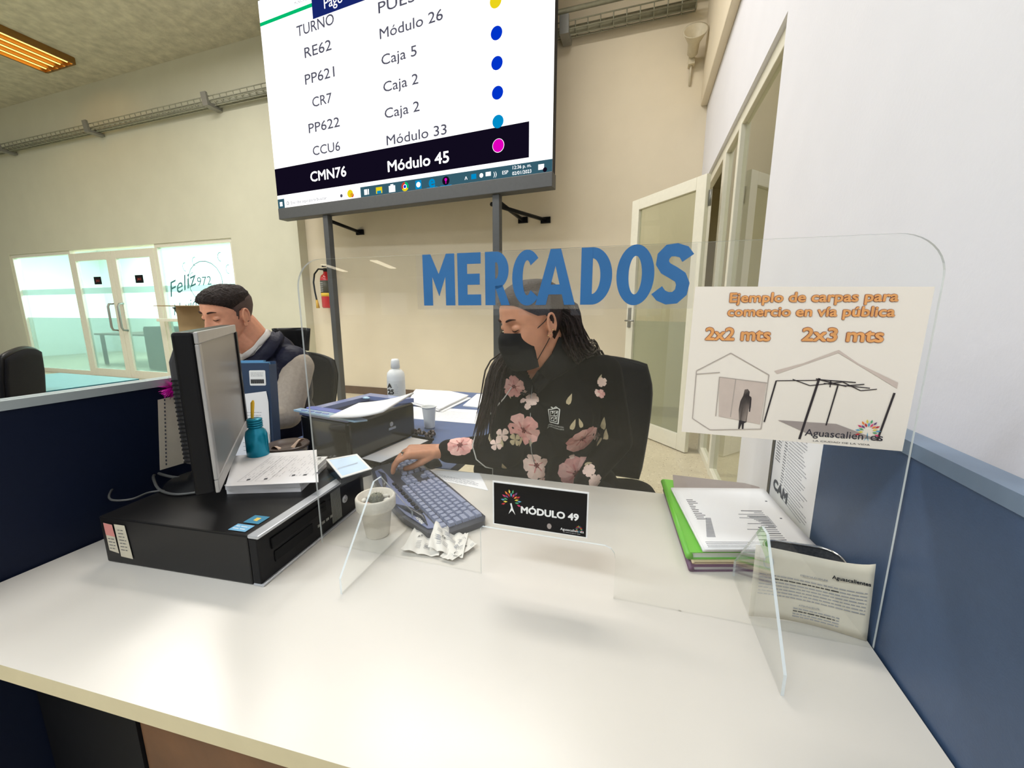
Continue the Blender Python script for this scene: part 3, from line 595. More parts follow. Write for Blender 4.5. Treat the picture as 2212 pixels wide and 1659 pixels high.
def big_letter(b, ch, x0, z0, w, h):
    y = -.0045; Q = lambda u, v: Vector((x0 + u * w, y, z0 + v * h))
    def pg(*p): b.add([Q(*q) for q in p], [tuple(range(len(p)))])
    def arc(cx, cy, rx, ry, t, a0, a1, n=28):
        o_, i_ = [], []
        for k in range(n + 1):
            a = R(a0 + (a1 - a0) * k / n); o_.append(Q(cx + rx * math.cos(a), cy + ry * math.sin(a))); i_.append(Q(cx + (rx - t / w) * math.cos(a), cy + (ry - t * .92 / h) * math.sin(a)))
        b.add(o_ + i_, [(k, k + 1, n + 2 + k, n + 1 + k) for k in range(n)])
    s_ = .0178; v = s_ / w
    if ch == 'M': pg((0, 0), (v, 0), (v, .56), (0, 1)); pg((0, 1), (v, .56), (.5, .18), (.5, .62), (.26, 1)); pg((1, 1), (.74, 1), (.5, .62), (.5, .18), (1 - v, .56)); pg((1, 0), (1, 1), (1 - v, .56), (1 - v, 0))
    if ch == 'E': pg((0, 0), (v, 0), (v, 1), (0, 1)); pg((v, 0), (1, 0), (1, .21), (v, .21)); pg((v, .79), (1, .79), (1, 1), (v, 1)); pg((v, .395), (.95, .395), (.95, .605), (v, .605))
    if ch == 'R': pg((0, 0), (v, 0), (v, 1), (0, 1)); arc(.45, .655, .52, .345, s_, -90, 90); pg((v, .80), (.46, .80), (.46, 1), (v, 1)); pg((v, .31), (.46, .31), (.46, .50), (v, .50)); pg((.40, .36), (.66, 0), (1.02, 0), (.72, .38))
    if ch == 'C': arc(.54, .5, .54, .51, s_, 44, 316)
    if ch == 'A': pg((0, 0), (.27, 0), (.5, .70), (.5, 1), (.37, 1)); pg((1, 0), (.63, 1), (.5, 1), (.5, .70), (.73, 0)); pg((.33, .19), (.67, .19), (.61, .37), (.39, .37))
    if ch == 'D': pg((0, 0), (v, 0), (v, 1), (0, 1)); arc(.36, .5, .64, .5, s_, -90, 90); pg((v, .80), (.37, .80), (.37, 1), (v, 1)); pg((v, 0), (.37, 0), (.37, .20), (v, .20))
    if ch == 'O': arc(.5, .5, .5, .515, s_, 0, 360, 44)
    if ch == 'S':
        C = [(.93, .76), (.80, .86), (.58, .90), (.36, .89), (.21, .80), (.19, .69), (.30, .60), (.52, .53), (.74, .45), (.83, .34), (.79, .20), (.62, .11), (.40, .10), (.20, .15), (.07, .24)]
        L_, R_ = [], []; P_ = [Q(*c) for c in C]
        for k in range(len(P_)):
            t_ = (P_[min(k + 1, len(P_) - 1)] - P_[max(k - 1, 0)]).normalized(); n_ = Vector((-t_.z, 0, t_.x)) * s_ * .52; L_.append(P_[k] + n_); R_.append(P_[k] - n_)
        b.add(L_ + R_, [(k, k + 1, len(P_) + k + 1, len(P_) + k) for k in range(len(P_) - 1)])
# printed film with the blue lettering
m_let = mat('blue lettering', (44, 104, 160), 0.35, var=0.06, scale=20)
g_film = glass('sheen-tinted clear film', (0.9, 0.9, 0.9), 1.45, haze=0.16, hazecol=(214, 206, 192))  # milky haze paints the bright room's reflection into the film
t = thing('lettering_film', 'sheen-tinted clear film with large blue capital letters across the top of the shield', 'sign film', M=MP)
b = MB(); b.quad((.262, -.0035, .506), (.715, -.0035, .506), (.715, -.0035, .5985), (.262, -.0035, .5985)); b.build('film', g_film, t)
px = {'M': (917, 985), 'E': (991, 1041), 'R': (1050, 1102), 'C': (1108, 1168), 'A': (1158, 1244), 'D': (1255, 1322), 'O': (1331, 1412), 'S': (1414, 1487)}
def on_shield(x, y, off=0.0):
    d = (at(x, y, 1.0) - Vector((0, 0, CAMZ))); n = Vector((-math.sin(PA), math.cos(PA), 0)); q = PL + n * off - Vector((0, 0, CAMZ))
    p = d * (q.dot(n) / d.dot(n)) + Vector((0, 0, CAMZ)) - PL; return p.x * math.cos(PA) + p.y * math.sin(PA), p.z
for ch, (xa, xb) in px.items():
    a, c = on_shield(xa, 610)[0], on_shield(xb, 610)[0]; b = MB()
    big_letter(b, ch, a, .5125, c - a, .0865)
    b.build('letter', m_let, t)
# poster about market tents, taped to the shield
UXp, UYp = (1, 0, 0), (0, 0, 1)
m_post = mat('poster paper', (238, 229, 216), 0.35, var=0.02, scale=5); m_or = mat('orange print', (232, 164, 96), 0.5, var=0.12, scale=60); m_brn = mat('brown outline print', (152, 84, 62), 0.5)
m_tan = mat('tan print', (205, 188, 176), 0.5, var=0.06, scale=40); m_tan2 = mat('grey tan print', (160, 148, 142), 0.5, var=0.1); m_line = mat('fine grey line print', (176, 164, 154), 0.5)
LEAF = [mat('leaf %s' % n, c, 0.5) for n, c in (('pink', (214, 60, 110)), ('orange', (232, 130, 50)), ('yellow', (226, 206, 80)), ('green', (70, 160, 110)), ('purple', (110, 70, 120)), ('red', (190, 40, 50)), ('sky', (90, 160, 190)))]
def leaves(b, cx, cz, r, o, ux, uy, m0, lift=0.0008):
    for i in range(19):
        ring_ = i % 2; a = R(-18 + 216 * i / 18); rr = (.98, .58)[ring_]
        p = (cx + math.cos(a) * r * rr * .55, cz - r * .35 + math.sin(a) * r * rr * .75 + r * .2); q = (p[0] + math.cos(a) * r * .40, p[1] + math.sin(a) * r * .40)
        n = (-math.sin(a) * r * .085, math.cos(a) * r * .085); mid = ((p[0] + q[0]) / 2, (p[1] + q[1]) / 2)
        b.poly([p, (mid[0] - n[0], mid[1] - n[1]), q, (mid[0] + n[0], mid[1] + n[1])], o, ux, uy, m0 + (i * 3) % 7, lift + i * 1e-6)
def city(b, x, z, h, w, o, ux, uy, mi, m0):
    """the city wordmark: a leafy figure stands for the letter t"""
    O = Vector(o); X = Vector(ux).normalized(); Y = Vector(uy).normalized()
    b.text('Aguascalien', O + X * x + Y * z, ux, uy, h, mi, width=w * .74, bold=0.012); b.text('es', O + X * (x + w * .83) + Y * z, ux, uy, h, mi, width=w * .15, bold=0.012)
    cx = x + w * .785
    b.poly([(cx - h * .3, z - h * .25), (cx - h * .06, z + h * .5), (cx, z + h * 1.1), (cx + h * .10, z + h * .5), (cx + h * .25, z - h * .2), (cx, z + h * .3)], o, ux, uy, m0 + 6)
    leaves(b, cx, z + h * 1.35, h * 1.5, o, ux, uy, m0)
    b.text('LA CIUDAD DE LA VIDA', O + X * (x + w * .12) + Y * (z - h * .75), ux, uy, h * .22, mi, width=w * .72)
t = thing('poster', 'printed poster of market tents with orange headings taped to the shield', 'poster', M=MP)
o = (.713, -.006, .316); b = MB(); PW, PH = .281, .218
b.prism([(.713, .3175), (.9935, .3135), (.9955, .5325), (.716, .5375)], 0, .0006, 0)
for i, v in enumerate(b.v): b.v[i] = Vector((v.x, -.006 + v.z, v.y))
b.f = [tuple(reversed(f)) for f in b.f]
TT = lambda s, x, z, h, w, m, bold: b.text(s, (o[0] + x, o[1], o[2] + z), UXp, UYp, h, m, width=w, bold=bold, align='C', lift=0.0008 if m == 2 else 0.0014)
for s, x, z, h, w in (('Ejemplo de carpas para', .148, .199, .0132, .196), ('comercio en vía pública', .147, .1795, .0132, .196), ('2x2 mts', .064, .1450, .0182, .083), ('2x3 mts', .191, .1460, .0182, .092)):
    TT(s, x, z, h, w, 2, .10); TT(s, x, z, h, w, 1, .05)
PO = (o[0], o[1], o[2])
pl_ = lambda pts, m, l=0.0006: b.poly(pts, PO, UXp, UYp, m, l)
ln = lambda a, c, w, m, l=0.0008: b.line(a, c, w, PO, UXp, UYp, m, l)
# 2x2 tent: pale walls, line roof, figure
pl_([(.050, .030), (.106, .022), (.108, .085), (.046, .090)], 3)
for a, c in (((.014, .098), (.058, .126)), ((.058, .126), (.110, .096)), ((.014, .098), (.014, .024)), ((.110, .096), (.108, .015)), ((.014, .093), (.046, .097)), ((.046, .090), (.109, .084)), ((.014, .024), (.04, .008)), ((.04, .008), (.108, .015)), ((.068, .088), (.066, .030)), ((.046, .09), (.046, .03))): ln(a, c, .0012, 5)
pl_([(.081, .073), (.085, .074), (.088, .070), (.088, .064), (.091, .062), (.092, .046), (.089, .044), (.088, .024), (.085, .022), (.085, .013), (.083, .012), (.082, .021), (.080, .013), (.078, .012), (.078, .024), (.076, .042), (.077, .055), (.080, .064)], 6)
ln((.0905, .060), (.0905, .040), .0016, 6)
# 2x3 tent
pl_([(.116, .102), (.150, .114), (.190, .134), (.215, .116), (.262, .092), (.262, .084), (.190, .130), (.12, .098)], 3); pl_([(.128, .030), (.2, .030), (.25, .012), (.17, .012)], 4)
for a, c, w in (((.120, .088), (.170, .091), .0012), ((.120, .088), (.111, .026), .002), ((.172, .094), (.158, .004), .003), ((.195, .085), (.188, .027), .0018), ((.260, .078), (.250, .010), .0026), ((.172, .092), (.215, .090), .0014), ((.168, .093), (.205, .084), .0014), ((.140, .091), (.162, .083), .0012), ((.162, .083), (.200, .090), .0012), ((.200, .090), (.222, .079), .0012), ((.222, .079), (.240, .082), .0012), ((.178, .087), (.232, .083), .0012), ((.186, .082), (.186, .092), .0014), ((.205, .085), (.225, .088), .0014)): ln(a, c, w, 6)
city(b, .164, .010, .0105, .094, PO, UXp, UYp, 7, 8)
b.build('sheet', [m_post, m_or, m_brn, m_tan, m_tan2, m_line, mat('dark print', (58, 52, 54), 0.5), mat('charcoal print', (56, 54, 62), 0.5)] + LEAF, t)
# module number card on the shield, above the pass-through slot
t = thing('module_card', 'black card with tree emblem and module number above the slot of the shield', 'sign', M=MP)
b = MB(); b.mm((.401, -.0055, .1115), (.575, -.0035, .197)); b.build('card', m_white, t)
b = MB(); O = (.4035, -.0058, .1135); b.poly([(0, 0), (.169, 0), (.169, .081), (0, .081)], O, UXp, UYp, 0, 0.0)
b.text('MÓDULO 49', (O[0] + .052, O[1], O[2] + .029), UXp, UYp, .0128, 1, width=.103, bold=0.075, lift=.0003)
b.poly([(.028, .023), (.033, .036), (.031, .044), (.034, .045), (.036, .036), (.041, .023), (.0345, .031)], O, UXp, UYp, 1, .0003); leaves(b, .033, .051, .021, O, UXp, UYp, 3, .0003)
city(b, .124, .007, .0048, .042, O, UXp, UYp, 1, 3)
b.poly([(.104 + .0042 * math.cos(k * .6), .0105 + .0055 * math.sin(k * .6)) for k in range(10)], O, UXp, UYp, 2, .0003)
b.build('print', [mat('gloss black print', (20, 19, 20), 0.12, var=0.05), m_white, m_tan2] + LEAF, t)

# ================================================================== computer, monitor and what lies on them
HA = Vector((-1.009, .435, DZ)); ang = R(6.1); MH = Matrix.Translation(HA) @ Matrix.Rotation(ang, 4, 'Z')
t = thing('desktop_computer', 'flat black desktop computer case lying under the monitor', 'computer', M=MH)
m_case = mat('black painted steel', (24, 23, 23), 0.33, var=0.08, scale=150, spec=.3); m_silv = mat('silver trim', (196, 198, 202), 0.3, 0.5)
b = MB(); b.mm((0, 0, 0), (.352, .338, .1)); b.build('case', m_case, t, bevel=.003)
b = MB(); b.mm((.353, 0, .004), (.371, .338, .096)); b.build('front_bezel', m_black, t, bevel=.002)
b = MB(); b.mm((.353, -.001, .096), (.376, .339, .1025)); b.build('trim_strip', m_silv, t, bevel=.002); b = MB(); b.mm((.353, -.001, 0), (.376, .339, .005)); b.build('trim_strip', m_silv, t, bevel=.002)
b = MB(); b.mm((.371, .03, .058), (.374, .185, .080)); b.mm((.374, .16, .064), (.3755, .178, .07)); b.build('optical_drive', m_blackm, t, bevel=.001)
b = MB(); b.mm((.371, .035, .028), (.373, .14, .05)); b.build('card_reader', m_blackm, t, bevel=.001)
for i in range(4):
    b = MB(); b.mm((.371, .155 + i * .014, .03), (.3725, .164 + i * .014, .036)); b.build('usb_port', m_alug, t)
b = MB(); b.T = Matrix.Translation((.371, .255, .05)) @ Matrix.Rotation(R(90), 4, 'Y'); b.lathe([(0, .002), (.009, .002), (.010, 0)], 20); b.T = Matrix.Identity(4); b.text('hp', (.3735, .249, .0455), (0, 1, 0), (0, 0, 1), .008, 1, slant=.2); b.build('logo_badge', [m_silv, m_inkd], t)
b = MB()
for i in range(9): b.mm((.371, .205 + i * .004, .012), (.3722, .207 + i * .004, .088))
b.build('vent_slots', m_alug, t)
m_lab = mat('asset label', (206, 198, 176), 0.5, var=0.08); m_pink = mat('pink label', (214, 140, 132), 0.5)
b = MB(); O = (0, -.0008, 0); b.poly([(.014, .028), (.038, .024), (.034, .086), (.012, .088)], O, UXp, UYp, 0); b.poly([(.013, .062), (.0365, .06), (.034, .086), (.012, .088)], O, UXp, UYp, 1, .0009); b.poly([(.042, .018), (.072, .016), (.066, .088), (.039, .088)], O, UXp, UYp, 0)
b.script(.017, .034, .030, .058, 4, O, UXp, UYp, 2, .0015, lift=.001); b.script(.046, .064, .03, .08, 7, O, UXp, UYp, 2, .0015, lift=.001); b.build('asset_label', [m_lab, m_pink, m_ink], t)
b = MB(); O = (0, 0, .1006); X1, Y1 = (1, 0, 0), (0, 1, 0)
b.poly([(.300, .010), (.338, .010), (.338, .032), (.300, .032)], O, X1, Y1, 0); b.poly([(.305, .038), (.340, .038), (.340, .066), (.305, .066)], O, X1, Y1, 1); b.poly([(.318, .048), (.328, .046), (.328, .058), (.318, .058)], O, X1, Y1, 2, .0009); b.script(.304, .334, .013, .028, 2, O, X1, Y1, 3, .002, lift=.001)
b.build('case_sticker', [mat('light blue sticker', (120, 176, 208), 0.3), mat('teal sticker', (60, 130, 160), 0.3), mat('yellow mark', (220, 190, 90), 0.4), m_white], t)
# monitor
wv = Vector((-.722, .692, 0)).normalized(); nv = Vector((.692, .722, 0)).normalized(); N0 = Vector((-.757, .498, .908))
MM = Matrix(((wv.x, nv.x, 0, N0.x), (wv.y, nv.y, 0, N0.y), (0, 0, 1, N0.z), (0, 0, 0, 1)))   # x along the width (away from us), y out of the screen
MS = Matrix.Translation((N0.x + wv.x * .25 - nv.x * .06, N0.y + wv.y * .25 - nv.y * .06, .85))
t = thing('monitor', 'wide monitor seen from the side on top of the flat computer case', 'monitor', M=MM)
MW, MHt = .498, .308
b = MB(); b.mm((0, -.035, 0), (MW, -.003, MHt)); b.build('rear_bezel', m_black, t, bevel=.006, seg=3)
m_bez = mat('silver grey bezel', (168, 166, 164), 0.35, 0.3)
b = MB()
b.mm((0, -.003, MHt - .022), (MW, .004, MHt)); b.mm((0, -.003, 0), (MW, .004, .026)); b.mm((0, -.003, .026), (.020, .004, MHt - .022)); b.build('front_bezel', m_bez, t, bevel=.002)
b = MB(); b.mm((MW - .022, -.003, .004), (MW + .002, .006, MHt - .02)); b.build('far_bezel', m_black, t, bevel=.002)
b = MB(); b.quad((MW - .02, .001, .026), (.020, .001, .026), (.020, .001, MHt - .022), (MW - .02, .001, MHt - .022)); b.build('screen', mat('grey glossy panel', (128, 124, 120), 0.3, var=0.05, scale=4), t)
b = MB(); ins = .045
f0 = [(.02, -.035, .055), (MW - .02, -.035, .055), (MW - .02, -.035, MHt - .02), (.02, -.035, MHt - .02)]; f1 = [(.028, -.050, .058), (MW - .03, -.050, .058), (MW - .03, -.050, MHt - .055), (.028, -.050, MHt - .055)]
b.add(f0 + f1, [(0, 1, 5, 4), (1, 2, 6, 5), (2, 3, 7, 6), (3, 0, 4, 7), (4, 5, 6, 7)], 0); b.build('rear_housing', mat('grey black plastic', (58, 58, 60), 0.45, var=0.1), t, bevel=.006)
b = MB()
for i in range(20):
    z = .062 + i * .0082; y0 = -.036 - (.05) * min(1, 1); b.mm((.0215, -.0485, z), (.034, -.037, z + .003))
b.build('vent_slats', m_black, t)
b = MB(); b.mm((.18, -.072, -.03), (.32, -.045, .07)); b.build('stand_neck', m_black, t, bevel=.004)
b = MB(); b.T = Matrix.Translation((.25, -.06, -.058)); b.lathe([(0, .03), (.03, .028), (.04, .012), (.082, .006), (.086, 0), (0, 0)], 36); b.build('stand_base', m_black, t)
# cables heaped behind the monitor on the case
for lab, pts, r in (('thick grey cable looping from the monitor base towards the left partition', [(432, 1033), (370, 1030), (315, 1012), (304, 1002), (330, 999), (385, 997)], .0035),
                    ('thin black cable in a wide loop on the left of the computer case', [(400, 1060), (330, 1062), (285, 1078), (242, 1080), (237, 1066), (255, 1045), (300, 1020), (330, 1022)], .0022),
                    ('dark cable curling down in front of the monitor base', [(430, 1063), (380, 1068), (345, 1058), (332, 1035), (334, 1025), (350, 1018), (362, 1008)], .003)):
    P = [atz(x, y, .85 + r + .001) for x, y in pts]
    b = MB(); Q = []
    for i in range(len(P) - 1):
        for k in range(6):
            f = k / 6; p0, p1, p2, p3 = P[max(i - 1, 0)], P[i], P[i + 1], P[min(i + 2, len(P) - 1)]
            Q.append(.5 * ((2 * p1) + (-p0 + p2) * f + (2 * p0 - 5 * p1 + 4 * p2 - p3) * f * f + (-p0 + 3 * p1 - 3 * p2 + p3) * f ** 3))
    Q.append(P[-1]); b.tube(Q, r, 8); tag(b.build('cable', mat('grey cable', (84, 84, 82), 0.5)), lab, 'cable', 'cables behind the monitor')
# books and sheet
def slab(name, label, cat, pts, z0, z1, mats, group=None, bevel=.0008, parent=None):
    c = sum((Vector(p) for p in pts), Vector((0, 0, 0))) / len(pts); b = MB(); b.prism([(p[0] - c.x, p[1] - c.y) for p in pts], 0, z1 - z0)
    o = b.build(name, mats, parent, bevel=bevel); o.location = (c.x, c.y, z0)
    if label: tag(o, label, cat, group)
    return o, b, c
def book(label, pts, z0, z1, name='paper_pad'):
    c = sum((Vector(p) for p in pts), Vector((0, 0, 0))) / 4; t = thing(name, label, 'paper pad', (c.x, c.y, z0)); P = [(p[0] - c.x, p[1] - c.y) for p in pts]
    b = MB(); b.prism(P, .0, z1 - z0 - .001); b.build('pages', m_paper, t)
    b = MB(); b.prism([(x * 1.01, y * 1.01) for x, y in P], z1 - z0 - .001, z1 - z0); b.build('cover', m_white, t)
    return t
k0, k1 = atz(490, 1066, .852), atz(650, 1061, .852); dn = Vector((-(k1 - k0).y, (k1 - k0).x, 0)).normalized()
book('lower white paper pad under the printed sheet on the computer case', [k0, k1, k1 + dn * .16, k0 + dn * .16], .8505, .862)
k0, k1 = atz(487, 1057, .864), atz(648, 1050, .864)
book('upper white paper pad directly beneath the printed sheet', [k0, k1, k1 + dn * .16, k0 + dn * .16], .8625, .874)
q = [atz(487, 1051, .876), atz(688, 1042, .876), atz(684, 972, .876), atz(506, 985, .876)]
t = thing('printed_form', 'white printed form with boxes and signatures on the paper pads by the monitor', 'document', tuple(q[0]))
b = MB(); b.prism([(p.x - q[0].x, p.y - q[0].y) for p in q], 0, .0008, 0)
ux = (q[1] - q[0]).normalized(); uy = (q[3] - q[0]); uy = (uy - ux * uy.dot(ux)).normalized(); Lx = (q[1] - q[0]).length; Ly = (q[3] - q[0]).dot(uy)
O = (0, 0, .0008); RX, RY = uy, -ux                                     # the form lies turned: its lines run away from us
for u in (.07, .26):
    for a, c in (((.0, .0), (.8, 0)), ((0, .0), (0, .15)), ((.8, 0), (.8, .15)), ((0, .15), (.8, .15))):
        b.line(((u + a[1]) * Lx, .1 * Ly + a[0] * Ly), ((u + c[1]) * Lx, .1 * Ly + c[0] * Ly), .0006, O, ux, uy, 2)
rng = random.Random(3)
for k in range(22):
    u = .10 + k * .038
    y = .2
    while y < .85:
        l = rng.uniform(.02, .09)
        if rng.random() > .35: b.line((u * Lx, y * Ly), (u * Lx, (y + l) * Ly), .0007, O, ux, uy, 2)
        y += l + .03
for u, y in ((.15, .13), (.34, .13), (.62, .2), (.75, .2), (.88, .25), (.72, .75), (.9, .8)): b.poly([(u * Lx, y * Ly), (u * Lx + .007, y * Ly + .002), (u * Lx + .005, y * Ly + .01), (u * Lx - .001, y * Ly + .008)], O, ux, uy, 1)
b.build('sheet', [m_paper, m_ink, m_inkl], t)
# signature pad
q = [atz(737, 1033, .868), atz(803, 1013, .868), atz(771, 981, .880), atz(704, 993, .880)]
t = thing('signature_pad', 'small signature pad with white rimmed screen on the corner of the computer case', 'signature pad', tuple(q[0]))
b = MB(); P = [p - q[0] for p in q]; dwn = [Vector((p.x, p.y, .8515 - q[0].z)) for p in P]
b.add(dwn + [p - Z3 * .001 for p in P], [(0, 3, 2, 1), (4, 5, 6, 7), (0, 1, 5, 4), (1, 2, 6, 5), (2, 3, 7, 6), (3, 0, 4, 7)]); b.build('body', m_black, t, bevel=.003)
cN = sum(P, Vector((0, 0, 0))) / 4; nn = (P[1] - P[0]).cross(P[3] - P[0]).normalized()
b = MB(); b.add([p + nn * .001 for p in P] + [cN + (p - cN) * .86 + nn * .001 for p in P], [(0, 1, 5, 4), (1, 2, 6, 5), (2, 3, 7, 6), (3, 0, 4, 7)]); b.build('rim', m_white, t, solid=.002)
b = MB(); b.add([cN + (p - cN) * .86 + nn * .0006 for p in P], [(0, 1, 2, 3)], 0)
ux, uy = (P[0] - P[1]).normalized(), (P[0] - P[3]).normalized(); b.text('administra·tu·red', P[1] + (P[0] - P[1]) * .88 + (P[2] - P[1]) * .52 + nn * .0012, ux, uy, .008, 1, width=.05, align='R', lift=.0); b.build('screen', [mat('pale lit panel', (190, 212, 232), 0.08, emit=.25), m_inkl], t)
# ================================================================== things on the desks
def ring_pts(r, n, z=0): return [(r * math.cos(2 * math.pi * i / n), r * math.sin(2 * math.pi * i / n), z) for i in range(n)]
# turquoise bottle used as a pen holder
m_tq = mat('turquoise metal', (8, 140, 170), 0.22, 0.35, var=0.06)
bp = Vector((-.952, .742, .8502))
t = thing('bottle', 'shiny turquoise bottle holding pens behind the paper pads', 'bottle', tuple(bp))
MB().lathe([(0, 0), (.024, 0), (.026, .004), (.026, .082), (.023, .093), (.015, .101), (.014, .104)], 32).build('bottle_body', m_tq, t)
b = MB()
for z in (.106, .112, .118, .124): b.lathe([(.0135, z - .003), (.018, z - .002), (.018, z + .001), (.0135, z + .003)], 28)
b.build('screw_neck', m_tq, t)
b = MB(); b.tube([(-.004, 0, .07), (-.006, 0, .13), (.001, .0, .168), (.004, 0, .175)], [.0036, .0036, .0045, .002], 8); tag(b.build('pen', mat('yellow plastic', (240, 190, 40), 0.4)), 'yellow pen sticking out of the turquoise bottle', 'pen').location = bp
b = MB(); b.tube([(-.034, .004, .002), (-.033, .004, .06)], .004, 8); tag(b.build('highlighter', mat('green plastic', (90, 170, 50), 0.4)), 'green marker standing beside the turquoise bottle', 'marker').location = bp
# clear bowl
bw = Vector((-1.035, .905, DZ))
t = thing('plastic_bowl', 'clear dark rimmed round plastic tub behind the printed form', 'bowl', tuple(bw))
MB().lathe([(.0, .002), (.045, .002), (.058, .088), (.060, .088), (.047, 0), (0, 0)], 40).build('bowl_wall', glass('smoky plastic', (.8, .77, .74), 1.5, haze=.15, hazecol=(170, 160, 150)), t)
MB().lathe([(.057, .086), (.063, .087), (.064, .092), (.062, .095), (.057, .093)], 40).build('rim', mat('dark clear rim', (96, 84, 78), 0.2), t)
b = MB(); b.grid(lambda u, v: Vector(((u - .5) * .08, (v - .5) * .07, .055 + .02 * math.sin(u * 5) * math.cos(v * 4) + .02 * u)), 8, 8); tag(b.build('napkin', mat('peach paper', (226, 200, 180), 0.8), solid=.001), 'crumpled peach napkin inside the clear plastic tub', 'napkin').location = bw + Vector((.01, -.01, .02))
# lever arch file box with clipped papers
c0, c1 = at(474, 900, 1.30), at(583, 900, 1.31); c0.z = c1.z = DZ
ux = (c1 - c0).normalized(); MBn = Matrix(((ux.x, -ux.y, 0, c0.x), (ux.y, ux.x, 0, c0.y), (0, 0, 1, DZ + .0065), (0, 0, 0, 1))) @ Matrix.Rotation(R(-5), 4, 'X')
BWd = (c1 - c0).length
t = thing('file_box', 'dark blue upright file box with barcode label behind the monitor', 'file box', M=MBn)
m_dkb = mat('dark blue card', (36, 58, 88), 0.5, var=0.05)
b = MB(); b.mm((0, 0, 0), (BWd, .004, .330)); b.build('front_cover', m_dkb, t)
b = MB(); b.mm((0, .042, 0), (BWd, .046, .335)); b.mm((BWd - .004, .004, 0), (BWd, .042, .325)); b.mm((0, .004, 0), (.004, .042, .325)); b.mm((.004, .004, 0), (BWd - .004, .042, .004)); b.build('back_cover', m_dkb, t)
b = MB(); b.mm((.006, .008, .005), (BWd - .006, .02, .333)); b.mm((.006, .024, .005), (BWd - .03, .038, .338)); b.build('folder_tabs', mat('light blue card', (92, 150, 190), 0.6), t)
b = MB(); b.prism(rect_round(BWd * .60, .255, BWd * .92, .306, .004), 0, .0008, 0); b.v = [Vector((v.x, -v.z, v.y)) for v in b.v]
b.script(BWd * .63, BWd * .89, .285, .300, 3, (0, -.0009, 0), UXp, UYp, 1, .0012, ragged=.1)
for i in range(20): b.line((BWd * .63 + i * BWd * .0132, .262), (BWd * .63 + i * BWd * .0132, .276), .0012 if i % 3 else .0022, (0, -.0009, 0), UXp, UYp, 2)
b.build('barcode_label', [m_white, m_inkl, m_inkd], t)
for nm, pts, x0, x1, z0, z1, n, lab in (('document', [(.2 * BWd, .02), (BWd * .94, .02), (BWd * .95, .2), (BWd * .92, .236), (.2 * BWd, .222)], .42, .84, .05, .17, 12, 'white letter clipped to the front of the blue file box'),
                                   ('document', [(.18 * BWd, .0), (BWd * .98, .0), (BWd * .92, .092), (BWd * .86, .102), (BWd * .2, .08)], .4, .85, .03, .07, 3, 'folded white sheet at the foot of the blue file box')):
    k = -.0016 if 'letter' in lab else -.004
    b = MB(); b.prism(pts, 0, .0008, 0); b.v = [Vector((v.x, k - v.z, v.y)) for v in b.v]; b.f = [tuple(reversed(f)) for f in b.f]
    b.script(BWd * x0, BWd * x1, z0, z1, n, (0, k - .0009, 0), UXp, UYp, 1, .0014, ragged=.15)
    o = tag(b.build(nm, [m_paper, m_inkl]), lab, 'document'); o.matrix_world = MBn
# perforated sheet on the left partition, tinsel ball
b = MB(); b.quad((-1.1235, .612, .862), (-1.1235, .72, .858), (-1.1235, .745, 1.045), (-1.1235, .632, 1.038), 0)
for i in range(18):
    f = (i + .5) / 18; y = .617 + .02 * f; z = .865 + .172 * f; b.poly([(0, 0), (.003, 0), (.003, .005), (0, .005)], (-1.1233, y + .008, z), (0, 1, 0), (0, 0, 1), 1)
tag(b.build('perforated_sheet', [mat('cream paper', (222, 212, 192), 0.8), m_ink], solid=.0006), 'cream sheet with punched edge pinned to the left partition behind the monitor', 'paper')
b = MB(); _t = at(373, 838, 1.0) - Vector((0, 0, CAMZ)); c = Vector((0, 0, CAMZ)) + _t * (-1.098 / _t.x)
for i in range(420):
    d = Vector((random.gauss(0, 1), random.gauss(0, 1), random.gauss(0, 1))).normalized(); s_ = d.cross(Vector((.3, .5, .8))).normalized() * .0012; L = .027 * random.uniform(.7, 1.15)
    b.add([c - s_, c + s_, c + d * L + s_ * .4, c + d * L - s_ * .4], [(0, 1, 2, 3)])
tag(b.build('tinsel_ball', mat('magenta tinsel', (214, 20, 170), 0.35, 0.2)), 'magenta tinsel ball hanging on the left partition by the monitor', 'decoration')
b.kind = None
# ------------------------------------------------------------------ printer
PO_ = Vector((-1.115, 1.035, DZ)); MPr = Matrix.Translation(PO_) @ Matrix.Rotation(R(-8), 4, 'Z')     # x: towards its paper tray, y: its width
t = thing('laser_printer', 'black laser printer with window shine painted into its top frame on the slate blue desk', 'printer', M=MPr)
m_gl = mat('blue grey painted shine', (132, 146, 196), 0.15, var=0.04, coat=.5); m_gl2 = mat('glossy pale blue plastic', (160, 196, 224), 0.12, coat=.6)  # m_gl: window reflection on the black top frame, painted as blue grey
b = MB(); b.mm((0, 0, .012), (.235, .33, .150)); b.build('body', mat('glossy black plastic', (16, 15, 15), 0.16, var=0.1, coat=.3), t, bevel=.012, seg=3)
b = MB()
b.prism([(0, 0), (.235, 0), (.235, .045), (.04, .045), (.04, .285), (.20, .285), (.235, .33), (0, .33)], .150, .166); b.build('top_frame', m_gl, t, bevel=.004)
b = MB(); b.prism([(-.002, -.018), (.30, -.030), (.325, .000), (.27, .012), (-.002, .010)], .1665, .172); b.build('control_panel', m_gl2, t, bevel=.002)
for i in range(4):
    b = MB(); b.prism(rect_round(.03 + i * .035, -.014, .055 + i * .035, -.004, .004), .172, .174); b.build('button', m_gl, t)
b = MB(); b.T = Matrix.Translation((.10, .03, .1665)); b.prism(rect_round(-.09, -.016, .17, .018, .016), 0, .006); b.build('tray_flap', mat('blue plastic flap', (96, 112, 186), 0.25), t, bevel=.002)
b = MB(); b.T = Matrix.Translation((.06, .25, .166)); b.ell((0, 0, 0), (.018, .010, .006)); b.build('latch', m_gl2, t)
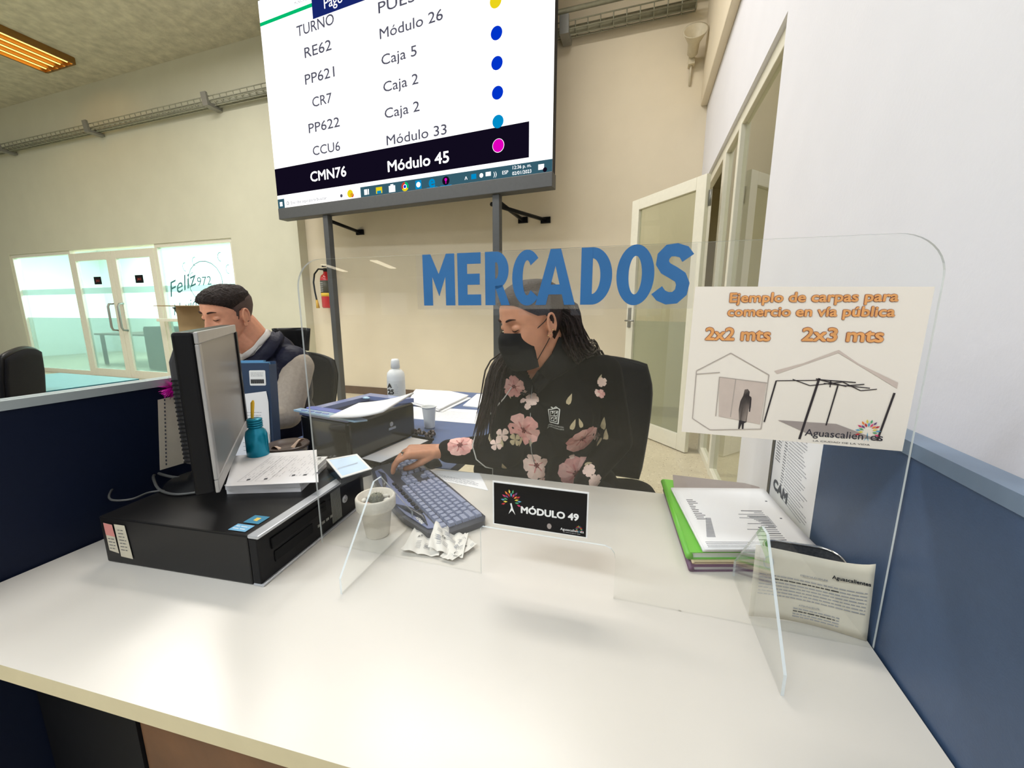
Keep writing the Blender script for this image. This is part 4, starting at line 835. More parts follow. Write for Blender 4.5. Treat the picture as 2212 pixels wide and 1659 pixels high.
b = MB(); b.mm((.236, .02, .002), (.335, .31, .012)); b.build('paper_tray', m_black, t, bevel=.006)
for yy in (.02, .30):
    b = MB(); b.mm((.236, yy, .012), (.34, yy + .012, .022)); b.build('tray_guide', m_blackm, t, bevel=.003)
b = MB(); b.mm((.2355, .18, .075), (.2385, .215, .083)); b.T = Matrix.Translation((.2365, .195, .095)) @ Matrix.Rotation(R(90), 4, 'Y'); b.lathe([(0, .001), (.008, .001), (.009, 0)], 18); b.build('logo_badge', m_silv, t)
b = MB(); b.mm((.24, .04, .0135), (.325, .295, .016)); o = tag(b.build('paper_ream', m_paper, bevel=.0006), 'white paper loaded in the front tray of the black laser printer', 'paper'); o.matrix_world = MPr
q = [at(712, 899, 1.12), at(772, 871, 1.32), at(893, 855, 1.36), at(826, 894, 1.16)]
q = [atz(712, 899, .930), atz(775, 870, .934), atz(893, 853, .962), atz(826, 894, .955)]
b = MB(); n = (q[1] - q[0]).cross(q[3] - q[0]).normalized(); n = n if n.z > 0 else -n
def sag(u, v): p = (q[0] * (1 - u) + q[3] * u) * (1 - v) + (q[1] * (1 - u) + q[2] * u) * v; return p + Z3 * (.010 * (u ** 3) - .004 * math.sin(u * math.pi))
b.grid(sag, 12, 4); tag(b.build('paper_ream', m_paper, solid=.006), 'white paper stack curling up from the top of the black laser printer', 'paper')
# ------------------------------------------------------------------ blue desk: sanitizer, cup, beads, papers
c = atz(860, 905, DZ); 
t = thing('sanitizer_bottle', 'white pump bottle with printed A 25 label on the blue desk', 'bottle', tuple(c), R(12))
Hs = (at(853, 790, (c - Vector((0, 0, CAMZ))).length).z); hb = .285
b = MB(); b.lathe([(0, 0), (.044, 0), (.046, .006), (.040, .03), (.041, .10), (.041, .205), (.038, .225), (.026, .238), (.018, .240), (.018, .250)], 36); b.build('bottle_body', m_white, t)
b = MB(); b.lathe([(.0175, .246), (.021, .247), (.019, .280), (.015, .288), (0, .290)], 28); b.build('cap', m_white, t)
b = MB(); b.v = []; 
b.lathe([(.0416, .09), (.0416, .19)], 36, 1); b.f = [f for f in b.f if all(b.v[i].y < .012 for i in f)]; b.m = [1] * len(b.f); b.s = [True] * len(b.f)
O = (-.024, -.0425, 0); b.text('A', (O[0], O[1], .160), UXp, UYp, .020, 0, bold=.09, lift=.0); b.text('25', (O[0], O[1], .130), UXp, UYp, .022, 0, bold=.09, lift=.0)
b.script(.006, .028, .13, .178, 5, (0, -.042, 0), UXp, UYp, 2, .0014); b.build('label', [m_inkd, mat('label white', (226, 226, 222), 0.5), m_inkl], t)
c = Vector((-.859, 1.478, DZ)); t = thing('paper_cup', 'small white disposable cup on the blue desk', 'cup', tuple(c))
b = MB(); b.lathe([(0, .003), (.0215, .002), (.0225, .003), (.0228, .008), (.0260, .05), (.0296, .088), (.0300, .092), (.0302, .0935), (.0320, .094), (.0325, .096), (.032, .098), (.0300, .098), (.0290, .094), (.0215, .010), (.020, .006), (0, .006)], 32); b.build('cup_wall', m_white, t)
c = atz(914, 937, DZ + .008); b = MB()
for i in range(46):
    a = i / 46 * 2 * math.pi; x = .045 * math.cos(a) + .006 * math.cos(5 * a); y = .026 * math.sin(a) * (1 + .5 * math.cos(2 * a)); b.ell((c.x + x, c.y + y, DZ + .008 + .006 * (i % 3 == 0) + .004 * math.sin(3 * a)), (.0068, .0068, .0068), i % 2, 8, 6)
o = tag(b.build('bead_bracelet', [mat('dark brown bead', (44, 36, 34), 0.4), mat('grey brown bead', (110, 96, 90), 0.4)]), 'dark brown beaded bracelet lying on the blue desk by the cup', 'bracelet')
def sheet(name, label, pts, z, mats=None, rows=6, group=None, cat='paper', th=.0006, box=(.12, .85, .15, .85), w=.0018):
    P = [atz(x, y, z) for x, y in pts]; c = sum(P, Vector((0, 0, 0))) / len(P); b = MB()
    b.prism([(p.x - c.x, p.y - c.y) for p in P], 0, th, 0)
    if b.f and (P[1] - P[0]).cross(P[2] - P[0]).z < 0: b.f = [tuple(reversed(f)) for f in b.f]
    ux = (P[1] - P[0]); lx = ux.length; ux.normalize(); uy = P[-1] - P[0]; uy = uy - ux * uy.dot(ux); ly = uy.length; uy.normalize()
    if ux.cross(uy).z < 0: pass
    if rows: b.script(box[0] * lx, box[1] * lx, box[2] * ly, box[3] * ly, rows, P[0] - Vector((c.x, c.y, z)) + Vector((0, 0, th)), ux, uy, 1, w, lift=.0005 if ux.cross(uy).z > 0 else -.0005)
    o = b.build(name, mats or [m_paper, m_inkl]); o.location = (c.x, c.y, z); return tag(o, label, cat, group)
pp = [(884, 868), (950, 885), (1012, 855), (972, 846), (898, 842)]
for i, (dx, dy, lab) in enumerate(((6, 6, 'bottom sheet of the loose pile at the far edge of the blue desk'), (-3, 3, 'middle sheet of the loose pile at the far edge of the blue desk'), (0, 0, 'top printed sheet of the loose pile at the far edge of the blue desk'))):
    sheet('paper_sheet', lab, [(x + dx, y + dy) for x, y in pp], DZ + .001 + i * .006, rows=3 if i == 2 else 0, th=.0045, group='loose pile on the blue desk')
sheet('paper_sheet', 'printed sheet lying behind the white cup on the blue desk', [(886, 904), (1030, 916), (1032, 886), (886, 878)], DZ + .0005, rows=6, w=.002)
sheet('paper_sheet', 'white sheet half hidden behind the hair of the woman on the blue desk', [(1000, 878), (1052, 884), (1052, 853), (1030, 853)], DZ + .0006, rows=0, th=.006)
sheet('paper_sheet', 'white handwritten sheet under the far edge of the keyboard', [(905, 1028), (1055, 1060), (1036, 1023), (905, 1014)], DZ + .0005, rows=5)
# cardboard box behind the man
cb = at(440, 700, 2.08); t = thing('cardboard_box', 'tall open cardboard box standing behind the man', 'box', (cb.x, cb.y, DZ), R(25))
m_card = mat('corrugated cardboard', (172, 142, 96), 0.8, var=0.12, scale=14)
h = .535; b = MB(); b.mm((-.075, -.075, 0), (.075, -.070, h)); b.mm((-.075, .070, 0), (.075, .075, h)); b.mm((-.075, -.070, 0), (-.070, .070, h)); b.mm((.070, -.070, 0), (.075, .070, h)); b.mm((-.075, -.075, 0), (.075, .075, .005)); b.build('box_wall', m_card, t)
b = MB(); b.prism([(-.075, -.075), (.075, -.075), (.10, -.2), (-.11, -.17)], h - .004, h); b.build('flap', m_card, t)
b = MB(); b.mm((-.0755, -.0755, .26), (.0755, -.0752, .30)); b.build('packing_tape', mat('tan tape', (190, 164, 118), 0.3), t)
# ------------------------------------------------------------------ keyboard
KC = Vector((-.553, .893, DZ)); MK = Matrix.Translation(KC) @ Matrix.Rotation(math.atan2(.606, -.797), 4, 'Z')
t = thing('keyboard', 'black curved multimedia keyboard with silvery reflection painted on its keys on the cream desk', 'keyboard', M=MK)
m_kb = mat('satin charcoal plastic', (56, 58, 66), 0.3, var=0.06); m_key = mat('reflection-tinted keycap', (150, 156, 180), 0.28, var=0.08, scale=200); m_pal = mat('reflection-tinted panel', (128, 136, 172), 0.25, 0.2)  # grey blue of keys and panel paints in the reflection on them
out = [(-.242, -.060), (-.225, -.072), (0, -.078), (.225, -.074), (.243, -.06), (.244, .055), (.225, .075), (.12, .092), (.0, .100), (-.12, .094), (-.215, .072), (-.242, .05)]
b = MB(); b.prism(out, .002, .016); b.build('base', m_kb, t, bevel=.006, seg=3)
b = MB(); b.prism([(-.21, .047), (.21, .047), (.20, .070), (.11, .084), (0, .091), (-.11, .085), (-.2, .066)], .016, .0185); b.build('media_panel', m_pal, t, bevel=.002)
for s in (-1, 1):
    b = MB(); b.tube([(s * .05, .088, .019), (s * .10, .070, .021), (s * .15, .058, .021), (s * .19, .062, .020)], [.002, .007, .006, .001], 8); b.build('ornament', m_kb, t)
b = MB(); b.text('MINIX', (-.175, .062, .0186), (1, 0, 0), (0, 1, 0), .010, 0, bold=.05); b.build('logo', m_white, t)
for i in range(9):
    b = MB(); b.prism(rect_round(-.13 + i * .024, .0475, -.112 + i * .024, .0565, .003), .0165, .021); b.build('media_key', m_blackm, t)
def keymesh(w, d):
    b = MB(); h = .008; i = .002
    b.add([(-w / 2, -d / 2, 0), (w / 2, -d / 2, 0), (w / 2, d / 2, 0), (-w / 2, d / 2, 0), (-w / 2 + i, -d / 2 + i, h), (w / 2 - i, -d / 2 + i, h), (w / 2 - i, d / 2 - i, h), (-w / 2 + i, d / 2 - i, h)],
          [(3, 2, 1, 0), (4, 5, 6, 7), (0, 1, 5, 4), (1, 2, 6, 5), (2, 3, 7, 6), (3, 0, 4, 7)])
    return b
_km = {}
def key(x, y, w=.0165, d=.0155):
    k = (round(w, 4), round(d, 4))
    if k not in _km: o = keymesh(w, d).build('key', m_key); _km[k] = o
    else: o = _km[k].copy(); COL.objects.link(o)
    o.parent = t; o.location = (x, y, .0155)
p_ = .0187; x0 = -.222
for r, (y, ws) in enumerate(((-.058, [1.4, 1.2, 1.2, 5.5, 1.2, 1.2, 1.4]), (-.040, [2.1] + [1] * 10 + [2.0]), (-.022, [1.6] + [1] * 11 + [1.5]), (-.004, [1.4] + [1] * 12 + [0.7]), (.014, [1] * 13 + [1.1]), (.034, [1, 1, 1, 1, 1, 1, 1, 1, 1, 1, 1, 1, 1]))):
    tot = sum(ws); x = x0; sc = p_ * 14.1 / tot
    for w in ws: key(x + w * sc / 2, y, w * sc - .0022); x += w * sc
for xx in (.060, .0785, .097):
    for yy in (.014, -.004): key(xx, yy)
for xx, yy in ((.060, -.058), (.0785, -.058), (.097, -.058), (.0785, -.040)): key(xx, yy)
for c_ in range(4):
    for r in range(4):
        if not (c_ == 3 and r == 3): key(.135 + c_ * .0262, -.058 + r * .0198, .022, .016)
# mouse
MO = Vector((-.648, 1.107, DZ)); t = thing('mouse', 'black computer mouse under the hand of the woman', 'mouse', (MO.x, MO.y, DZ), R(-125))
b = MB(); b.grid(lambda u, v: Vector(((u - .5) * .056 * (1 - .25 * abs(2 * v - 1) ** 3), (v - .5) * .10, .004 + .026 * max(0, 1 - (2 * u - 1) ** 2) ** .5 * max(0, 1 - (2 * v - .9) ** 2) ** .5)), 14, 18); b.prism(rect_round(-.025, -.046, .025, .046, .022), 0, .006); b.build('shell', m_black, t)
b = MB(); b.tube([(-.004, -.03, .026), (.004, -.03, .026)], .008, 12); b.build('scroll_wheel', m_alug, t)
# ------------------------------------------------------------------ flower pot
FP = Vector((-.546, .690, DZ)); t = thing('flower_pot', 'small white clay pot with a cactus on the cream desk', 'flower pot', tuple(FP))
m_clay = mat('white clay', (226, 218, 204), 0.75, var=0.04, bump=0.08, bscale=120)
b = MB(); b.lathe([(0, 0), (.024, 0), (.026, .003), (.0345, .066), (.040, .066), (.043, .070), (.0435, .092), (.041, .096), (.037, .095), (.034, .078), (0, .076)], 44); b.build('pot', m_clay, t)
b = MB(); b.lathe([(0, .079), (.0345, .078)], 30); b.build('soil', mat('dark soil', (66, 40, 32), 0.95, var=.3, scale=200, bump=.6), t)
b = MB()
def cac(u, v):
    a = 2 * math.pi * u; th = v * math.pi / 2; r = .016 * (1 + .10 * math.cos(12 * a)) * math.cos(th * .98) ** .6
    return Vector((.002 + r * math.cos(a), r * math.sin(a), .078 + .022 * math.sin(th)))
b.grid(cac, 72, 10); b.build('cactus', mat('grey green cactus', (104, 104, 84), 0.7, var=.15, scale=150), t)
b = MB()
for i in range(12):
    for j in range(4):
        p = cac(i / 12, j / 4.5); d = (p - Vector((.002, 0, .078))).normalized(); b.tube([p, p + d * .007], [.0005, .0001], 4)
b.build('spines', mat('straw spine', (206, 196, 170), 0.6), t)
rng = random.Random(5)
for i, (a, r, s_) in enumerate(((200, .026, .0075), (255, .024, .008), (320, .026, .007), (20, .025, .0085), (70, .026, .0075), (120, .025, .008), (160, .027, .006), (285, .027, .006))):
    x, y = r * math.cos(R(a)), r * math.sin(R(a)); b = MB(); b.ell((x, y, .0835), (s_ * 1.1, s_ * .8, s_ * .6), 0, 14, 9, Matrix.Rotation(a, 3, 'Z'))
    b.build('pebble', mat('pink pebble', (196, 160, 146), 0.5) if i in (1, 5) else mat('white pebble', (222, 218, 208), 0.45), t)
# ------------------------------------------------------------------ crumpled slips of paper
m_slip = mat('thin slip paper', (232, 228, 220), 0.7, var=0.03)
def slip(label, corners, seed, amp, texts, lift0=.002):
    P = [atz(x, y, DZ) for x, y in corners]; rng = random.Random(seed); ph = [rng.uniform(0, 6) for _ in range(4)]
    def f(u, v):
        p = (P[0] * (1 - u) + P[1] * u) * (1 - v) + (P[3] * (1 - u) + P[2] * u) * v
        return p + Z3 * (lift0 + amp * (.5 + .5 * math.sin(4.5 * u + ph[0])) * (.6 + .4 * math.sin(3 * v + ph[1])) + amp * .3 * abs(math.sin(9 * u + 4 * v + ph[2])))
    b = MB(); b.grid(f, 22, 16)
    for s, u0, v0, hh, dim in texts:
        o = f(u0, v0); X = (f(u0 + .02, v0) - o).normalized(); Y = (f(u0, v0 + .02) - o); Y = (Y - X * Y.dot(X)).normalized()
        b.text(s, o + X.cross(Y) * .0015, X, Y, hh, 1, bold=.06 if dim == 0 else 0, lift=0)
    for k in range(16):
        u0, v0 = rng.uniform(.1, .8), rng.uniform(.15, .85)
        for a in range(3): p, p2 = f(u0, v0 + a * .05), f(u0 + .14, v0 + a * .05); n = Z3 * .0013; d = (f(u0, v0 + a * .05 + .012) - p); b.add([p + n, p2 + n, p2 + d + n, p + d + n], [(0, 1, 2, 3)], 2)
    o = b.build('paper_slip', [m_slip, m_inkd, m_inkl]); tag(o, label, 'paper slip', 'crumpled slips by the keyboard')
slip('leftmost crumpled slip of the three, largest and curled open towards the visitor', [(866, 1196), (948, 1207), (960, 1148), (900, 1140)], 3, .012, [('ATL', .25, .55, .006, 0)])
slip('middle crumpled slip, standing in a fold beside the keyboard', [(925, 1196), (1000, 1212), (1012, 1162), (942, 1146)], 8, .018, [('CE', .3, .45, .006, 0)], .004)
slip('rightmost crumpled slip with black arrowheads, lying flattest', [(950, 1210), (978, 1218), (1030, 1186), (1005, 1160)], 12, .006, [('A', .6, .7, .007, 0), ('A', .5, .25, .007, 0)], .006)
# ------------------------------------------------------------------ folder pile on the right
fo = [(.118, .768), (.345, .845), (.340, 1.120), (.088, 1.115)]
def off(k, dx, dy): return [(x * 1.0 + dx, y + dy) for x, y in k]
def folder(label, pts, z0, z1, m, group='folders on the right'):
    c = (sum(p[0] for p in pts) / 4, sum(p[1] for p in pts) / 4); t = thing('folder', label, 'folder', (c[0], c[1], z0), group=group); P = [(x - c[0], y - c[1]) for x, y in pts]
    b = MB(); b.prism(P, 0, .0015); b.build('back_cover', m, t); b = MB(); b.prism([(x * .97, y * .97) for x, y in P], .0015, z1 - z0 - .0015); b.build('contents', m_paper, t)
    b = MB(); b.prism(P, z1 - z0 - .0015, z1 - z0); b.build('front_cover', m, t)
    b = MB(); b.tube([(P[0][0] - .001, P[0][1], (z1 - z0) / 2), (P[3][0] - .001, P[3][1], (z1 - z0) / 2)], (z1 - z0) / 2, 10); b.build('spine', m, t)
qa = [atz(1494, 1238, .752), atz(1700, 1262, .752), atz(1660, 1075, .752), atz(1440, 1058, .752)]
qa = [(.123, .765), (.350, .840), (.345, 1.128), (.094, 1.120)]
folder('purple folder at the bottom of the pile on the right', qa, .7505, .762, mat('purple card', (98, 58, 92), 0.45))
folder('cream folder between the purple and green folders', off(qa, .004, .008), .7625, .768, mat('cream card', (222, 200, 160), 0.6))
folder('bright green folder on top of the purple one', off(qa, -.004, .012), .7685, .784, mat('bright green card', (106, 190, 50), 0.4))
gb = [(.110, 1.05), (.335, 1.06), (.330, 1.150), (.30, 1.165), (.115, 1.165)]
b = MB(); b.prism(gb, .7845, .787); tag(b.build('clipboard', mat('taupe board', (150, 138, 132), 0.5)), 'taupe clipboard sticking out behind the papers on the right', 'clipboard')
zt = .789; Q = [atz(1522, 1193, zt), atz(1770, 1196, zt), atz(1650, 1063, zt), atz(1452, 1058, zt)]; Q[1].x = min(Q[1].x, .361)
for i, lab in enumerate(('lower white sheets of the paper stack on the green folder', 'top printed sheet of the paper stack on the green folder')):
    z0 = .7875 + i * .0065; th = .006 if i == 0 else .0008
    def pf(u, v, z0=z0, i=i):
        p = (Q[0] * (1 - u) + Q[1] * u) * (1 - v) + (Q[3] * (1 - u) + Q[2] * u) * v; s_ = .003 * (1 - i)
        return Vector((p.x - s_, p.y + s_, z0 + th + .004 * (2 * v - 1) ** 2 * u))
    b = MB(); b.grid(pf, 12, 12)
    if i:
        rng = random.Random(21)
        def dash(u0, u1, v, w, m): p, q_ = pf(u0, v), pf(u1, v); d = pf(u0, v + w) - p; n = Z3 * .0006; b.add([p + n, q_ + n, q_ + d + n, p + d + n], [(0, 1, 2, 3)], m)
        for k in range(26):
            v = .12 + k * .030
            if k < 16: dash(.50 + .2 * rng.random(), .78, v, .008, 1 if k % 3 else 2)
            if k < 12: dash(.08, .08 + rng.uniform(.04, .12), v + .3, .008, 2)
        for k in range(10): dash(.72 - k * .014, .80, .32 + k * .018, .006, 1)
        for k in range(16): dash(.08 + k * .006, .16 + k * .004, .16 + k * .018, .012, 1)
        for k in range(4): dash(.04, .85, .03 + k * .02, .005, 1)
        for u, v in ((.90, .75), (.90, .45)): dash(u, u + .02, v, .012, 2)
    tag(b.build('paper_stack', [m_paper, m_inkl, m_ink], solid=th), lab, 'paper')
# sheet of text pinned to the right partition
b = MB(); X = .3655; b.quad((X, 1.186, .757), (X, .913, .757), (X, .913, 1.045), (X, 1.186, 1.045), 0)
O = (X - .0002, 1.186, .757); UXq, UYq = (0, -1, 0), (0, 0, 1); rng = random.Random(9)
for k in range(34): b.script(.02, .06 + .03 * (k > 20), .035 + k * .0074, .039 + k * .0074, 1, O, UXq, UYq, 1, .0016, rng=rng) if k > 9 else None
for k in range(34): b.script(.10, .255 - .002 * k, .030 + k * .0074, .034 + k * .0074, 1, O, UXq, UYq, 2, .0016, rng=rng)
for k in range(30): b.script(.075, .095, .06 + k * .0074, .064 + k * .0074, 1, O, UXq, UYq, 1, .0018, rng=rng)
b.text('CAM', (O[0], 1.155, .790), UXq, UYq, .026, 1, width=.10, bold=.10)
o = b.build('notice_sheet', [m_paper, m_ink, m_inkl], solid=.0004); tag(o, 'white notice with fine print and large CAM letters on the right partition', 'notice')
# metal mesh organiser and curled memo sheet
t = thing('mesh_organiser', 'grey mesh desk tray with chrome rim behind the curled memo sheet', 'desk tray', (.298, .757, DZ))
rr = rect_round(-.060, -.048, .058, .030, .028, 8)
b = MB(); n = len(rr); b.add([(x * .92, y * .92, .002) for x, y in rr] + [(x, y, .080) for x, y in rr], [(i, (i + 1) % n, n + (i + 1) % n, n + i) for i in range(n)] + [tuple(range(n))]); b.build('mesh_wall', mat('grey wire mesh', (88, 88, 90), 0.5, 0.3, var=.35, scale=260), t, solid=.001)
b = MB(); b.tube([(x, y, .081) for x, y in rr] + [(rr[0][0], rr[0][1], .081)], .0028, 8); b.build('rim', m_steelc, t)
b = MB()
def mem(u, v):
    x = .200 + .160 * u - .006 * (u ** 6) * v; y = .670 + .011 * math.sin(u * math.pi) + .006 * v * (1 - u) - .003 * u; return Vector((x, y, DZ + .001 + .127 * v - .012 * v * math.sin(u * math.pi) ** .8 * (.4 + .6 * u) + .004 * v * u ** 8))
b.grid(mem, 20, 8)
def mtext(s, u, v, h, w, mi, bold=0):
    o = mem(u, v); X = (mem(min(u + .05, 1), v) - o).normalized(); Y = (mem(u, v + .05) - o); Y = (Y - X * Y.dot(X)).normalized(); b.text(s, o, X, Y, h, mi, width=w, bold=bold, lift=.0035)
mtext('MEMORÁNDUM', .42, .70, .0030, .036, 2); mtext('Aguascalientes', .68, .76, .0060, .046, 3, .03); mtext('ATENTAMENTE', .44, .26, .0026, .028, 2)
leaves(b, .338, DZ + .126, .006, (0, .678, 0), UXp, UYp, 3, 0) if False else None
rng = random.Random(2)
for k in range(11):
    v = .62 - k * .046 if k < 7 else .20 - (k - 7) * .04; a0, a1 = (.06, .96) if k < 7 else (.40, .78); u = a0
    while u < a1:
        l = rng.uniform(.02, .06); p, q_ = mem(u, v), mem(min(u + l, a1), v); d = mem(u, v + .011) - p; nn = Vector((0, -.0014, 0)); b.add([p + nn, q_ + nn, q_ + d + nn, p + d + nn], [(0, 1, 2, 3)], 3 if (k in (1, 8) and .2 < u < .75) else 2); u += l + .008
for a in range(12):
    p, q_ = mem(.13 + .05 * math.cos(a * .524), .80 + .09 * math.sin(a * .524)), mem(.13 + .05 * math.cos(a * .524 + .524), .80 + .09 * math.sin(a * .524 + .524)); c_ = mem(.13, .80); nn = Vector((0, -.0014, 0)); b.add([c_ + (p - c_) * .8 + nn, p + nn, q_ + nn, c_ + (q_ - c_) * .8 + nn], [(0, 1, 2, 3)], 1)
tag(b.build('memo_sheet', [mat('cream memo paper', (238, 228, 208), 0.8), mat('pale seal print', (206, 206, 204), .8), m_inkl, m_inkd], solid=.0005), 'curled printed memo sheet leaning behind the right foot of the shield', 'document')
# ================================================================== people
def ss(a, b, x): t = np.clip((x - a) / (b - a), 0, 1); return t * t * (3 - 2 * t)
def g(x, s): return np.exp(-(x / s) ** 2)
ZT_ = [-.120, -.114, -.10, -.08, -.06, -.03, 0, .03, .06, .085, .105, .116, .120]
AT_ = [.0, .020, .036, .048, .056, .064, .069, .073, .073, .066, .047, .024, 0]
YF_ = [.060, .080, .089, .089, .088, .087, .086, .089, .087, .075, .050, .022, -.005]
YB_ = [.060, .020, .000, -.022, -.042, -.066, -.088, -.101, -.104, -.094, -.070, -.036, -.005]
def head_grid(disp=None, nu=96, nv=84, female=False):
    """closed head surface in its own frame: face +y, crown +z; disp(x,y,z,normal) pushes it in or out"""
    vs = []; sgrid = (1 - np.cos(np.linspace(0, math.pi, nv + 1))) / 2; zs = -.12 + .24 * (0.5 * sgrid + 0.5 * np.linspace(0, 1, nv + 1))
    ph = np.linspace(0, 2 * math.pi, nu, endpoint=False); P = np.zeros((nv + 1, nu, 3))
    for j, z in enumerate(zs):
        a, yf, yb = np.interp(z, ZT_, AT_), np.interp(z, ZT_, YF_), np.interp(z, ZT_, YB_)
        c, s = np.cos(ph), np.sin(ph); k = np.where(c > 0, .80, .95)
        P[j, :, 0] = a * np.sign(s) * np.abs(s) ** .92; P[j, :, 1] = (yf + yb) / 2 + (yf - yb) / 2 * np.sign(c) * np.abs(c) ** k; P[j, :, 2] = z
    x, y, z = P[..., 0].copy(), P[..., 1].copy(), P[..., 2].copy(); ax = np.abs(x); fr = ss(.02, .06, y)
    e = 0.85 if female else 1.0
    d = .024 * e * g(x, .011) * np.where(z < -.030, g(z + .030, .012), g(z + .030, .030)) + .006 * g(x, .010) * g(z - .012, .02)
    d += .006 * e * g(ax - .030, .020) * g(z - .030, .010) - .012 * g(ax - .031, .015) * g(z - .008, .014) + .006 * g(ax - .047, .016) * g(z + .024, .018)
    d += .006 * g(ax - .010, .007) * g(z + .034, .007) + .007 * g(x, .020) * (g(z + .058, .006) + g(z + .071, .007)) - .004 * g(x, .022) * g(z + .0645, .003)
    d += .008 * g(x, .018) * g(z + .102, .014) - .004 * g(x, .022) * g(z + .085, .007)
    P[..., 1] += fr * d
    # smooth the profile a little
    for _ in range(2): P[1:-1] = (P[:-2] + 2 * P[1:-1] + P[2:]) / 4
    if disp is not None:
        C0 = np.array([0, -.01, .0]); N = P - C0; N[..., 2] *= .8; N /= np.linalg.norm(N, axis=-1, keepdims=True) + 1e-9
        P = P + N * disp(P[..., 0], P[..., 1], P[..., 2])[..., None]
    vs = P.reshape(-1, 3); fs = []
    for j in range(nv):
        for i in range(nu): fs.append((j * nu + i, j * nu + (i + 1) % nu, (j + 1) * nu + (i + 1) % nu, (j + 1) * nu + i))
    return [tuple(v) for v in vs], fs
def frame(F, c, pitch=0.0, roll=0.0):
    F = Vector((F[0], F[1], 0)).normalized(); X = Vector((F.y, -F.x, 0))
    M = Matrix(((X.x, F.x, 0, c[0]), (X.y, F.y, 0, c[1]), (0, 0, 1, c[2]), (0, 0, 0, 1)))
    return M @ Matrix.Rotation(R(-pitch), 4, 'X') @ Matrix.Rotation(R(roll), 4, 'Y')
def add_ears(b, sc=1.0):
    for s in (-1, 1):
        c = Vector((s * .071, -.012, -.002)); pts = []
        for k in range(15):
            a = R(-48 + 270 * k / 14); pts.append(c + Vector((s * (.006 + .008 * math.sin(a * .5)), -.004 - .016 * sc * math.cos(a) * 1.0 * -1 * -1, .031 * sc * math.sin(a))))
        b.tube(pts, [.0035] + [.0042] * 13 + [.0035], 10)
        b.ell(c + Vector((s * .002, -.002, 0)), (.006, .014, .026)); b.ell(c + Vector((s * .004, .004, -.030)), (.0045, .009, .011)); b.ell(c + Vector((s * .006, .011, -.003)), (.004, .004, .007))
def add_lids(b):
    for s in (-1, 1): b.ell((s * .031, .0725, .008), (.0155, .0120, .0112), 0, 20, 14)
def limb(b, pts, rs):
    for i in range(len(pts) - 1): b.cap(pts[i], rs[i], pts[i + 1], rs[i + 1])
def finger(b, pts, r0, r1):
    n = len(pts)
    for i in range(n - 1): b.cap(pts[i], r0 + (r1 - r0) * i / (n - 1), pts[i + 1], r0 + (r1 - r0) * (i + 1) / (n - 1), n=12)
def hand(b, wrist, K, h, l, curl, up=Z3, right_thumb=True):
    """palm from the wrist to the knuckle line K; h points along the fingers, l towards the thumb"""
    wrist, K, h, l = Vector(wrist), Vector(K), Vector(h).normalized(), Vector(l).normalized()
    for o, r in ((.024, .013), (.008, .0145), (-.010, .014), (-.026, .012)):
        b.cap(wrist + l * o * .6, .017, K + l * o, r * .95, n=14)
    for o, L, r in ((.027, .072, .0088), (.0085, .080, .0090), (-.010, .074, .0086), (-.028, .058, .0076)):
        p0 = K + l * o; a1, a2, a3 = curl; q = [p0]
        for seg, an in ((.46, a1), (.30, a1 + a2), (.24, a1 + a2 + a3)):
            d = h * math.cos(R(an)) - up * math.sin(R(an)) + l * (o * .8); q.append(q[-1] + d.normalized() * L * seg)
        finger(b, q, r, r * .78)
    t0 = wrist + (K - wrist) * .25 + l * .022; t1 = t0 + h * .030 + l * .022 - up * .010; t2 = t1 + h * .030 + l * .004 - up * .010; t3 = t2 + h * .020 - l * .006 - up * .006
    b.cap(t0, .015, t1, .0115, n=14); b.cap(t1, .0110, t2, .0095, n=14); b.cap(t2, .0095, t3, .0078, n=14)
def xform(b, M, fn):
    o = b.T; b.T = M; fn(b); b.T = o
def skin_mat(name, rgb): 
    m = mat(name, rgb, 0.5, var=0.08, scale=60, bump=0.05, bscale=900); p = m.node_tree.nodes['Principled BSDF']
    p.inputs['Subsurface Weight'].default_value = 0.12; p.inputs['Subsurface Radius'].default_value = (.008, .004, .002); return m
def brow(b, s, w=.0042, z0=.030):
    pts = [Vector((s * (.014 + .034 * k / 8), .0905 - .014 * (k / 8) ** 2 + .001, z0 + .005 * math.sin(k / 8 * 2.4))) for k in range(9)]
    b.tube(pts, [w * .55] + [w] * 4 + [w * .8, w * .6, w * .45, w * .2], 8)
def lash(b, s, z=.0015):
    pts = []
    for k in range(13):
        t = -1 + k / 6; x = .031 + .0146 * t; z = .0050 - .0048 * (1 - t * t) - .001 * t; q = max(0, 1 - ((x - .031) / .0155) ** 2 - ((z - .008) / .0112) ** 2)
        pts.append(Vector((s * x, .0728 + .0120 * math.sqrt(q), z)))
    b.tube(pts, [.0004] + [.0012] * 8 + [.0015, .0015, .0012, .0004], 6)

# ------------------------------------------------------------------ the woman
sk_w = skin_mat('warm skin', (204, 144, 112))
Fw = Vector((-.66, -.75, 0)).normalized(); Cw = at(1148, 700, 1.17)
Mw = frame(Fw, Cw, pitch=14, roll=0)
WT = thing('person', 'woman in a black floral blouse and black face mask working at the desk', 'person', (-.22, 1.36, 0))
inv = Matrix.Translation((.22, -1.36, 0))
RS, LS = Vector((-.415, 1.235, 1.045)), Vector((-.105, 1.315, 1.055)); ER, WR = Vector((-.385, 1.148, .812)), Vector((-.588, 1.073, .812)); EL, WL = Vector((-.052, 1.335, .82)), Vector((-.16, 1.19, .685))
NB = Vector((-.248, 1.275, 1.06))
b = MB(); b.T = inv
vs, fs = head_grid(female=True); xform(b, inv @ Mw, lambda q: (q.add(vs, fs), add_ears(q), add_lids(q)))
hb_ = Mw @ Vector((0, -.045, -.055)); b.cap(NB + Vector((0, 0, -.03)), .056, hb_, .052); b.cap(NB, .055, Mw @ Vector((0, -.01, -.08)), .040)
